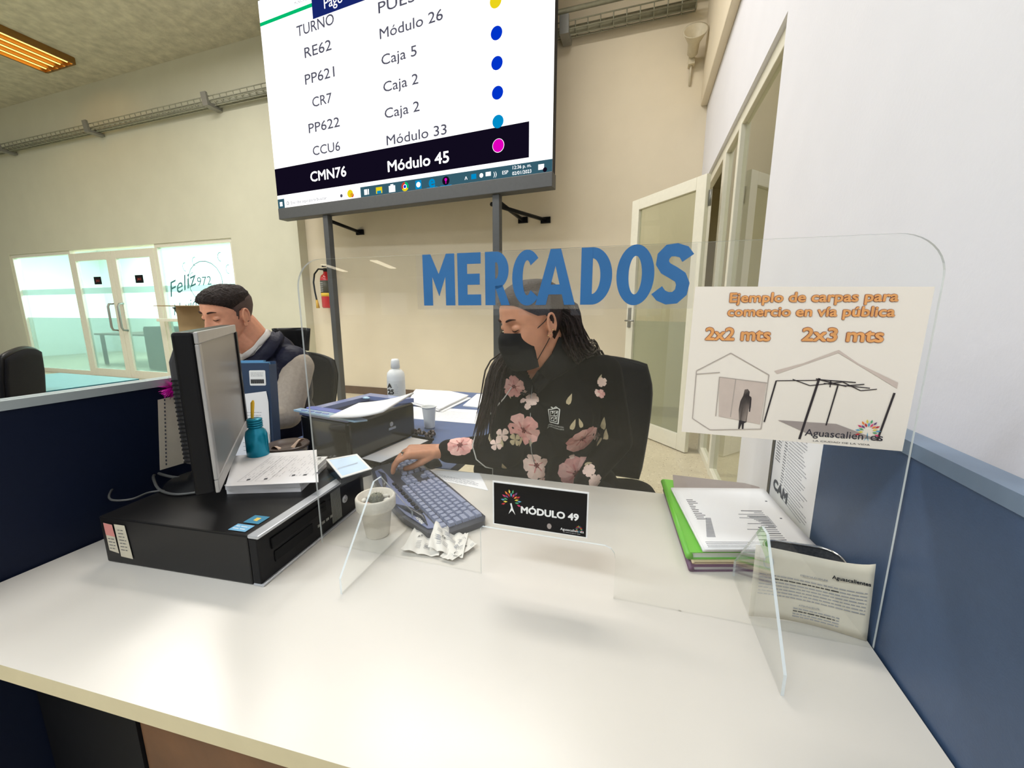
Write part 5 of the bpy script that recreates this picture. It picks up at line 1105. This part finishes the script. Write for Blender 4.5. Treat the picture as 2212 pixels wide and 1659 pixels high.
def torso_w(b, k=0.0):
    b.ell((-.255, 1.295, .93), (.142 + k, .098 + k, .165 + k)); b.ell((-.235, 1.36, .74), (.135 + k, .10 + k, .15 + k)); b.ell((-.21, 1.41, .60), (.165 + k, .125 + k, .11 + k))
    b.cap(RS + Vector((.03, 0, -.01)), .052 + k, LS - Vector((.03, 0, .01)), .052 + k); b.ell((-.325, 1.215, .915), (.066 + k, .058 + k, .066 + k)); b.ell((-.20, 1.235, .915), (.066 + k, .058 + k, .066 + k))
    b.cap((-.25, 1.285, 1.045), .075 + k, (-.25, 1.29, .98), .11 + k)
torso_w(b)
b.cap((-.248, 1.262, 1.035), .05, (-.262, 1.222, .992), .022)
limb(b, [RS, ER, WR], [.044, .036, .024]); limb(b, [LS, EL, WL], [.044, .036, .024])
Kw = at(884, 976, 1.195); hw = Vector((-.93, -.36, -.10)).normalized(); lw = Vector((.36, -.93, -.12)).normalized()
hand(b, WR, Kw, hw, lw, (24, 30, 22))
hand(b, WL, WL + Vector((-.05, -.07, .0)), (-.58, -.81, 0), (-.81, .58, 0), (20, 30, 20))
for s, hx, kx in ((-1, -.285, -.30), (1, -.135, -.11)):
    limb(b, [(hx, 1.40, .585), (kx, .99, .575), (kx, 1.02, .10)], [.085, .058, .042]); b.cap((kx, 1.03, .05), .04, (kx, .86, .035), .03)
body = fuse('body', b, sk_w, .0028, 3, WT)
# blouse and trousers
m_blo = mat('black blouse cloth', (10, 9, 11), 0.8, var=0.15, scale=120, bump=.06, bscale=40, spec=.08); m_pk = mat('pink petal print', (226, 164, 154), 0.7, var=0.16, scale=70); m_pk2 = mat('pale petal print', (238, 208, 192), 0.7, var=.1, scale=70)
m_lf = mat('straw leaf print', (198, 180, 142), 0.7, var=.15, scale=80); m_ctr = mat('wine flower centre print', (112, 46, 44), 0.7)
b = MB(); b.T = inv; torso_w(b, .011); b.ell((-.33, 1.235, .82), (.085, .075, .11)); b.ell((-.37, 1.215, .735), (.105, .080, .085)); b.cap((-.47, 1.150, .735), .035, (-.33, 1.190, .72), .06); limb(b, [RS, ER + Vector((-.005, 0, .0)), WR + (ER - WR) * .12], [.060, .058, .038]); limb(b, [LS, EL, WL + (EL - WL) * .15], [.060, .052, .036])
blo = fuse('blouse', b, [m_blo, m_pk, m_pk2, m_lf, m_ctr, mat('light pink petal print', (240, 188, 176), 0.7, var=.12, scale=70), mat('rose vein print', (206, 130, 124), 0.7)], .0045, 5, WT)
B_ = bvh(blo); CL = inv @ Vector((0, 0, CAMZ))
# open V neckline
_hit = B_.ray_cast(CL, (inv @ at(1150, 822, 1.0) - CL).normalized())[0]
Ft = Vector((-.18, -.98, 0)); Xt = Vector((-.98, .18, 0)); zA = _hit.z; sA = _hit.dot(Xt)
bm = bmesh.new(); bm.from_mesh(blo.data)
kill = [f for f in bm.faces if (f.calc_center_median() - inv @ NB).dot(Ft) > -.01 and f.calc_center_median().z > zA + abs(f.calc_center_median().dot(Xt) - sA) * 1.55]
bmesh.ops.delete(bm, geom=kill, context='FACES'); bm.to_mesh(blo.data); bm.free()
# flower print laid onto the cloth
fl = MB()
def on_cloth(x, y):
    d = (inv @ at(x, y, 1.0) - CL).normalized(); h_ = B_.ray_cast(CL, d)
    return (h_[0], h_[1]) if h_[0] is not None else (None, None)
def petal(c, n, X, Y, a, L, w, m, lift):
    pts = []
    for k in range(13):
        f = k / 12; r = L * f if k < 7 else L * (1 - (k - 6) / 6 * .999); side = 1
    outl = [(0, .0), (.22, .20), (.50, .44), (.78, .50), (.96, .28), (.94, 0), (.96, -.28), (.78, -.50), (.50, -.44), (.22, -.20)]
    D, E_ = X * math.cos(a) + Y * math.sin(a), -X * math.sin(a) + Y * math.cos(a)
    mid = [c + D * (L * .5)]
    for u, v in outl + [(.5, 0)]:
        p = c + D * (L * u) + E_ * (w * v); q = B_.find_nearest(p)
        pts.append(q[0] + q[1] * lift)
    fl.add(pts, [(i, (i + 1) % 10, 10) for i in range(10)], m)
def flower(x, y, r, rot, m=1, n=5, core=True):
    c, nn = on_cloth(x, y)
    if c is None: return
    X = nn.cross(Z3); X = X.normalized() if X.length > .1 else Vector((1, 0, 0)); Y = X.cross(nn) * -1
    Y = nn.cross(X)
    r *= 1.22
    for k in range(n): petal(c, nn, X, Y, R(rot + 360 * k / n), r * (1 + .08 * (k % 2)), r * .92, m if k % 2 == 0 else (5 if m == 1 else m), .0024 + .0003 * (k % 3))
    if core:
        for k in range(n): petal(c, nn, X, Y, R(rot + 360 * k / n), r * .60, r * .09, 6, .0036)
    if core:
        for k in range(6): petal(c, nn, X, Y, R(60 * k), r * .22, r * .12, 4, .0040)
def leafp(x, y, L, rot, m=3, w=.4):
    c, nn = on_cloth(x, y)
    if c is None: return
    X = nn.cross(Z3).normalized(); petal(c, nn, X, nn.cross(X), R(rot), L, L * w, m, .0020)
for x, y, r, rot, m, n in ((1258, 946, .050, 20, 1, 6), (1245, 1022, .052, 50, 1, 6), (1130, 928, .045, 80, 1, 5), (994, 962, .034, 10, 1, 6), (1158, 1006, .038, 200, 2, 5), (1110, 835, .030, 120, 1, 5), (1285, 1040, .020, 0, 2, 5), (1272, 1016, .018, 30, 2, 5), (1138, 848, .014, 0, 2, 5), (1150, 862, .020, 30, 2, 5),
                        (1130, 866, .008, 0, 2, 5), (1140, 878, .009, 20, 2, 5), (1290, 848, .011, 0, 2, 5), (1298, 850, .012, 40, 1, 5), (1085, 940, .018, 140, 2, 4), (1300, 825, .013, 0, 2, 5), (1170, 1032, .018, 40, 2, 4), (1072, 960, .016, 60, 2, 4), (1235, 985, .008, 0, 2, 5), (1012, 925, .018, 10, 2, 5), (1025, 915, .014, 60, 1, 5), (1112, 950, .016, 30, 3, 4), (1288, 942, .02, 0, 2, 4)):
    flower(x, y, r, rot, m, n, core=r > .02)
for x, y, L, rot in ((1243, 905, .04, 70), (1250, 903, .035, 110), (1290, 965, .04, -60), (1215, 1010, .035, 150), (1103, 862, .045, -80), (1120, 965, .035, 230), (1145, 965, .03, 260), (1075, 935, .05, 120), (1058, 935, .04, 140), (1085, 1000, .04, 100), (1180, 1045, .035, 200), (1130, 1040, .05, 60), (1310, 925, .05, 85), (1306, 900, .05, 80), (1235, 850, .04, 60), (1300, 808, .03, 70), (1280, 1000, .03, 20), (985, 985, .03, 240)): leafp(x, y, L, rot)
n0 = len(blo.data.vertices)
bm = bmesh.new(); bm.from_mesh(blo.data); vv = [bm.verts.new(p) for p in fl.v]
for f, mi in zip(fl.f, fl.m):
    try: fc = bm.faces.new([vv[i] for i in f]); fc.material_index = mi
    except ValueError: pass
bm.to_mesh(blo.data); bm.free()
# collar, zip edge, crest
def on_body(x, y, iv, trees):
    c_ = iv @ Vector((0, 0, CAMZ)); d = (iv @ at(x, y, 1.0) - c_).normalized(); hs = [h_ for h_ in [t_.ray_cast(c_, d) for t_ in trees] if h_[0] is not None]
    return min(hs, key=lambda h_: h_[3]) if hs else None
def collar_piece(inner, outer, lift, name, m_, parent, iv, objs):
    trees = [bvh(o_) for o_ in objs]; b = MB(); nu, nv = 16, 6; vs = []
    def lerp(L, f): s_ = f * (len(L) - 1); j = min(int(s_), len(L) - 2); t_ = s_ - j; return (L[j][0] * (1 - t_) + L[j + 1][0] * t_, L[j][1] * (1 - t_) + L[j + 1][1] * t_)
    for j in range(nv + 1):
        for i in range(nu + 1):
            p, q = lerp(inner, i / nu), lerp(outer, i / nu); f = j / nv; h_ = on_body(p[0] * (1 - f) + q[0] * f, p[1] * (1 - f) + q[1] * f, iv, trees)
            vs.append(h_[0] + h_[1] * (lift + .006 * math.sin(f * math.pi)) if h_ else None)
    ok = [v for v in vs if v is not None]
    for k_, v in enumerate(vs):
        if v is None: vs[k_] = vs[k_ - 1] if k_ and vs[k_ - 1] is not None else ok[0]
    b.add(vs, [(j * (nu + 1) + i, j * (nu + 1) + i + 1, (j + 1) * (nu + 1) + i + 1, (j + 1) * (nu + 1) + i) for j in range(nv) for i in range(nu)], 0, True)
    return b.build(name, m_, parent, solid=.004)
collar_piece([(1206, 728), (1192, 760), (1170, 790), (1149, 818)], [(1256, 768), (1240, 795), (1205, 812), (1163, 852)], .007, 'collar', mat('black collar cloth', (20, 20, 24), .7), WT, inv, (body, blo))
collar_piece([(1108, 796), (1122, 808), (1138, 818), (1146, 823)], [(1100, 828), (1116, 846), (1134, 858), (1148, 848)], .007, 'collar', mat('black collar cloth', (20, 20, 24), .7), WT, inv, (body, blo))
b = MB(); pts = []
for x, y in ((1150, 832), (1147, 860), (1146, 900), (1146, 940), (1148, 975), (1154, 1000)):
    c, nn = on_cloth(x, y)
    if c is not None: pts.append(c + nn * .003)
if len(pts) > 2: b.tube(pts, .0014, 6); b.build('vest_zip', mat('silver grey zip', (170, 168, 164), .4, .4), WT)
c, nn = on_cloth(1198, 895)
if c is not None:
    b = MB(); X = Vector((-nn.y, nn.x, 0)).normalized(); Y = nn.cross(X); 
    P2 = lambda p: (lambda q: q[0] + q[1] * .004)(B_.find_nearest(c + X * p[0] + Y * p[1]))
    def stroke(pts, w):
        for a_, c_ in zip(pts[:-1], pts[1:]):
            d = Vector((c_[0] - a_[0], c_[1] - a_[1])); n_ = Vector((-d.y, d.x)).normalized() * w / 2
            b.add([P2((a_[0] - n_.x, a_[1] - n_.y)), P2((c_[0] - n_.x, c_[1] - n_.y)), P2((c_[0] + n_.x, c_[1] + n_.y)), P2((a_[0] + n_.x, a_[1] + n_.y))], [(0, 1, 2, 3)])
    W_, H_ = .017, .026
    stroke([(-W_, -H_), (W_, -H_), (W_, H_ * .7), (W_ * .5, H_ * .9), (-W_ * .6, H_ * .75), (-W_, H_ * .7), (-W_, -H_)], .003); stroke([(-W_ * .7, -H_ * .8), (W_ * .7, -H_ * .8), (W_ * .7, H_ * .5), (-W_ * .7, H_ * .5), (-W_ * .7, -H_ * .8)], .0018)
    stroke([(0, -H_ * .8), (0, H_ * .5)], .0018); stroke([(-W_ * .7, -.003), (W_ * .7, -.003)], .0018); stroke([(-.008, .005), (-.004, .010), (-.009, .012)], .003); stroke([(.004, -.015), (.010, -.010), (.005, -.006)], .003); stroke([(-.010, .028), (-.004, .022), (.004, .028), (.011, .022)], .003); stroke([(.005, .004), (.009, .010)], .004); stroke([(-.009, -.016), (-.005, -.008)], .004)
    for i, tx in enumerate(('H. AYUNTAMIENTO CONSTITUCIONAL', 'DEL MUNICIPIO DE AGUASCALIENTES')):
        v, f = _text_mesh(tx, 0.0); mx = max(p[0] for p in v); k = .068 / mx
        b.add([P2((p[0] * k - .034, -.037 - i * .007 + p[1] * .0062)) for p in v], f)
    b.build('embroidered_crest', mat('white embroidery', (224, 222, 214), .8), WT)
b = MB(); b.T = inv
for hx, kx in ((-.285, -.30), (-.135, -.11)): limb(b, [(hx, 1.40, .585), (kx, .99, .575), (kx, 1.02, .12)], [.095, .068, .052])
b.ell((-.21, 1.41, .59), (.172, .132, .10)); fuse('trousers', b, mat('black trousers', (20, 20, 24), .8), .008, 3, WT)
for kx in (-.30, -.11):
    b = MB(); b.T = inv; b.cap((kx, 1.04, .055), .05, (kx, .86, .042), .040); fuse('shoe', b, m_blackm, .006, 2, WT)
# hair: close cap on the skull, then long locks
m_hair = mat('dark brown hair', (34, 20, 18), 0.42, var=0.35, scale=40, bump=.4, bscale=160)
def hl_w(x, y, z):
    line = np.interp(y, [-.11, -.04, -.022, -.006, .02, .045, .07, .09], [-.085, -.075, -.02, .026, .030, .048, .070, .080])
    return ss(-.004, .006, z - line)
def hd_w(x, y, z): m = hl_w(x, y, z); return m * (.011 + .0012 * np.sin(90 * x + 40 * z)) - (1 - m) * .008
b = MB(); vs, fs = head_grid(hd_w, female=True); b.T = inv @ Mw; b.add(vs, fs, 0, True); b.build('hair', m_hair, WT)
rng = random.Random(11)
def lock(path, n, spread0, spread1, r, name):
    b = MB(); b.T = inv
    for i in range(n):
        d0 = Vector((rng.gauss(0, 1), rng.gauss(0, 1), rng.gauss(0, 1))); d1 = Vector((rng.gauss(0, 1), rng.gauss(0, 1), rng.gauss(0, .5))); ph = rng.uniform(0, 6); cut = rng.uniform(.75, 1.08); Q = []; N = 14
        L_ = len(path) - 1
        for k in range(N + 1):
            f = k / N * cut; f = min(f, 1.0); s_ = f * L_; j = min(int(s_), L_ - 1); t_ = s_ - j
            p0, p1, p2, p3 = path[max(j - 1, 0)], path[j], path[j + 1], path[min(j + 2, L_)]
            p = .5 * ((2 * p1) + (p2 - p0) * t_ + (2 * p0 - 5 * p1 + 4 * p2 - p3) * t_ ** 2 + (-p0 + 3 * p1 - 3 * p2 + p3) * t_ ** 3)
            Q.append(p + d0 * spread0 * (1 - f) + d1 * spread1 * f + Vector((math.sin(ph + 7 * f), math.cos(ph + 6 * f), 0)) * .004 * f)
        b.tube(Q, [r] * (N - 3) + [r * .8, r * .6, r * .35, r * .12], 6)
    return b.build(name, m_hair, WT)
hp = lambda x, y, z: Mw @ Vector((x, y, z))
lock([hp(.015, -.055, .06), hp(-.02, -.108, .03), hp(-.03, -.108, -.05), hp(-.06, -.10, -.11), at(1258, 755, 1.37), at(1280, 825, 1.46), at(1280, 900, 1.52)], 220, .016, .030, .0036, 'hair_back')
lock([hp(-.015, -.065, .05), hp(-.05, -.105, .0), hp(-.055, -.11, -.06), at(1230, 700, 1.30), at(1256, 765, 1.39), at(1272, 830, 1.46)], 110, .013, .022, .0034, 'hair_back')
lock([hp(.032, -.03, .06), hp(.072, -.035, .0), hp(.082, .00, -.07), at(1072, 790, 1.16), at(1056, 850, 1.13), at(1044, 910, 1.11), at(1034, 960, 1.10)], 95, .010, .014, .0024, 'hair_front')
lock([hp(.035, -.045, .045), hp(.070, -.05, -.02), hp(.075, -.03, -.09), at(1085, 780, 1.20), at(1070, 840, 1.19), at(1056, 890, 1.17)], 80, .012, .015, .0028, 'hair_front')
for s in (-1, 1): b = MB(); b.T = inv @ Mw; brow(b, s, .0030); b.build('eyebrow', mat('dark brown brow', (52, 34, 28), .7), WT)
for s in (-1, 1): b = MB(); b.T = inv @ Mw; lash(b, s); b.build('eyelashes', mat('black lash', (16, 12, 12), .6), WT)
b = MB(); b.T = inv @ Mw
for (x, y, z) in ((-.081, -.005, -.026), (-.078, .002, -.031), (-.083, -.014, -.018)): b.ell((x, y, z), (.0022, .0022, .0022))
b.build('earrings', mat('gold stud', (224, 196, 140), .2, 1.0), WT)
# mask
def mask(u, v):
    """u across, v from the nose bridge down to the chin"""
    a = (u - .5) * 2; yc = np.interp(v, [0, .12, .35, .6, .85, 1], [.101, .1135, .119, .114, .106, .092]); ed = .046 - .012 * v
    hw_ = np.interp(v, [0, .4, 1], [.049, .057, .050]); y = ed + (yc - ed) * math.cos(a * math.pi / 2) ** .75; pl = .0014 * (((v * 4) % 1) - .5) if .15 < v < .9 else 0
    return Vector((hw_ * math.sin(a * math.pi / 2), y + pl, .000 - .118 * v - .012 * (1 - v) * a * a))
b = MB(); b.T = inv @ Mw; b.grid(mask, 36, 30); b.build('face_mask', mat('black mask cloth', (22, 22, 24), .75, var=.1, scale=150), WT, solid=.0025)
for s, e_ in ((0, -1), (1, 1)):
    b = MB(); b.T = inv @ Mw; b.tube([mask(s, .05), Vector((e_ * .070, .02, .000)), Vector((e_ * .076, .004, .010)), Vector((e_ * .078, -.012, .022))], .0013, 6); b.tube([mask(s, .78), Vector((e_ * .070, .008, -.055)), Vector((e_ * .076, -.006, -.036))], .0013, 6); b.build('mask_strap', m_black, WT)
# white cord over the blouse, ring
b = MB(); pts = []
for x, y in ((1104, 838), (1090, 862), (1068, 890), (1046, 918), (1028, 945), (1022, 965), (1030, 988), (1050, 1002), (1066, 1012), (1066, 1024)):
    c, nn = on_cloth(x, y)
    if c is not None: pts.append(c + nn * .012)
if len(pts) > 3: b.tube(pts, .0018, 6); b.build('lanyard_cord', mat('white cord', (206, 204, 196), .6), WT)
b = MB(); rc = Kw + lw * .0085 + hw * .018 - Z3 * .006; P_ = []
for k in range(21): a = 2 * math.pi * k / 20; P_.append(rc + (lw * math.cos(a) + Z3 * math.sin(a)) * .0098)
b.T = inv; b.tube(P_, .0012, 6); b.box(rc + Z3 * .0105 + lw * .001, (.009, .007, .003)); b.build('finger_ring', m_steelc, WT)

# ------------------------------------------------------------------ the man
sk_m = skin_mat('tan skin', (216, 152, 120))
Fm = Vector((-.02, -1, 0)).normalized(); Cm = at(494, 682, 1.64); Mm = frame(Fm, Cm, pitch=13, roll=-3)
MT = thing('person', 'man with short dark hair and navy quilted vest looking down at his desk', 'person', (-1.62, 1.40, 0)); inm = Matrix.Translation((1.62, -1.40, 0))
SL, SR = Vector((-1.485, 1.385, 1.02)), Vector((-1.82, 1.37, 1.02)); EL2, WL2 = Vector((-1.435, 1.27, .815)), Vector((-1.55, 1.06, .80)); ER2, WR2 = Vector((-1.90, 1.24, .82)), Vector((-1.75, 1.03, .80)); NM = Vector((-1.605, 1.37, 1.09))
b = MB(); b.T = inm
vs, fs = head_grid(); xform(b, inm @ Mm, lambda q: (q.add(vs, fs), add_ears(q, 1.05), add_lids(q)))
b.cap(NM + Vector((0, .0, -.05)), .066, Mm @ Vector((0, -.045, -.05)), .060); b.cap(NM + Vector((-.01, -.02, -.03)), .062, Mm @ Vector((0, .0, -.085)), .046)
def torso_m(b, k=0.0):
    b.ell((-1.63, 1.37, .92), (.160 + k, .115 + k, .17 + k)); b.ell((-1.63, 1.41, .74), (.150 + k, .115 + k, .16 + k)); b.ell((-1.62, 1.46, .60), (.17 + k, .13 + k, .11 + k)); b.cap(SR + Vector((.03, 0, -.01)), .058 + k, SL - Vector((.03, 0, .01)), .058 + k); b.cap((-1.61, 1.375, 1.05), .085 + k, (-1.62, 1.37, .95), .12 + k)
torso_m(b); limb(b, [SL, EL2, WL2], [.052, .042, .028]); limb(b, [SR, ER2, WR2], [.052, .042, .028])
hand(b, WL2, WL2 + Vector((-.05, -.07, -.012)), (-.5, -.86, 0), (-.86, .5, 0), (15, 30, 20)); hand(b, WR2, WR2 + Vector((.04, -.075, -.012)), (.4, -.9, 0), (.9, .4, 0), (15, 30, 20))
for hx in (-1.71, -1.53): limb(b, [(hx, 1.44, .585), (hx, 1.00, .57), (hx, 1.04, .10)], [.09, .062, .045]); b.cap((hx, 1.05, .05), .042, (hx, .86, .036), .032)
mbody = fuse('body', b, sk_m, .0030, 3, MT)
m_sh = mat('grey brown shirt cloth', (158, 146, 132), .85, var=.10, scale=90, bump=.5, bscale=14); m_ve = mat('navy quilted cloth', (24, 25, 42), .5, var=.15, scale=60, bump=.35, bscale=45)
b = MB(); b.T = inm; torso_m(b, .010); limb(b, [SL + Vector((.012, 0, -.012)), EL2, WL2 + (EL2 - WL2) * .1], [.070, .060, .040]); limb(b, [SR, ER2, WR2 + (ER2 - WR2) * .1], [.070, .060, .040])
for k in range(5): f = .25 + .13 * k; p = SL + (EL2 - SL) * f; b.ell(p + Vector((.012 * (-1) ** k, -.012, 0)), (.062, .058, .012), rot=Matrix.Rotation(.5 * (-1) ** k, 3, 'Y'))
shirt = fuse('shirt', b, m_sh, .005, 3, MT)
b = MB(); b.T = inm; torso_m(b, .026); b.cap(SL - Vector((.02, 0, -.004)), .082, SL + Vector((-.03, 0, -.14)), .085); b.cap(SR + Vector((.02, 0, .004)), .082, SR + Vector((.03, 0, -.14)), .085); vest = fuse('vest', b, m_ve, .006, 4, MT)
collar_piece([(578, 700), (566, 722), (545, 748), (512, 770)], [(590, 712), (580, 735), (556, 764), (514, 788)], .010, 'shirt_collar', mat('pale grey collar', (206, 202, 196), .8), MT, inm, (mbody, vest))
collar_piece([(572, 694), (588, 712), (578, 738), (552, 768), (514, 794)], [(604, 712), (612, 735), (600, 762), (568, 792), (516, 815)], .014, 'vest_collar', m_ve, MT, inm, (mbody, vest))
b = MB(); b.T = inm
for hx in (-1.71, -1.53): limb(b, [(hx, 1.44, .585), (hx, 1.00, .57), (hx, 1.04, .12)], [.10, .072, .056])
b.ell((-1.62, 1.46, .59), (.178, .138, .10)); fuse('trousers', b, mat('dark blue trousers', (28, 32, 46), .8), .008, 3, MT)
for hx in (-1.71, -1.53):
    b = MB(); b.T = inm; b.cap((hx, 1.06, .055), .052, (hx, .86, .042), .042); fuse('shoe', b, m_blackm, .006, 2, MT)
def hl_m(x, y, z):
    line = np.interp(y, [-.11, -.06, -.035, -.020, -.008, .012, .022, .05, .075, .09], [-.070, -.065, -.050, .026, .030, -.012, .034, .052, .064, .070]); return ss(-.003, .004, z - line)
def hd_top(x, y, z):
    m = hl_m(x, y, z) * ss(.030, .085, z + .35 * np.clip(y, -.04, .05) - .25 * np.clip(-y - .03, 0, 1)); n_ = np.sin(210 * x + 3 * np.sin(150 * y)) * np.sin(190 * y + 2 * np.sin(170 * x)); return np.where(m > .02, m * (.0095 + .0020 * n_ + .004 * ss(.02, .07, y)), -.008)
def hd_side(x, y, z): m = hl_m(x, y, z); return m * .0028 - (1 - m) * .006
m_ht = mat('dark curly hair', (40, 30, 26), .55, var=.4, scale=90, bump=.8, bscale=220); m_hs = mat('faded short hair', (74, 54, 48), .6, var=.25, scale=300, bump=.3, bscale=700)
b = MB(); vs, fs = head_grid(hd_top, 144, 120); b.T = inm @ Mm; b.add(vs, fs, 0, True); b.build('hair_top', m_ht, MT)
b = MB(); vs, fs = head_grid(hd_side); b.T = inm @ Mm; b.add(vs, fs, 0, True); b.build('hair_sides', m_hs, MT)
for s in (-1, 1): b = MB(); b.T = inm @ Mm; brow(b, s, .0036); b.build('eyebrow', mat('dark brow', (56, 36, 28), .7), MT)
for s in (-1, 1): b = MB(); b.T = inm @ Mm; lash(b, s); b.build('eyelashes', mat('black lash', (16, 12, 12), .6), MT)
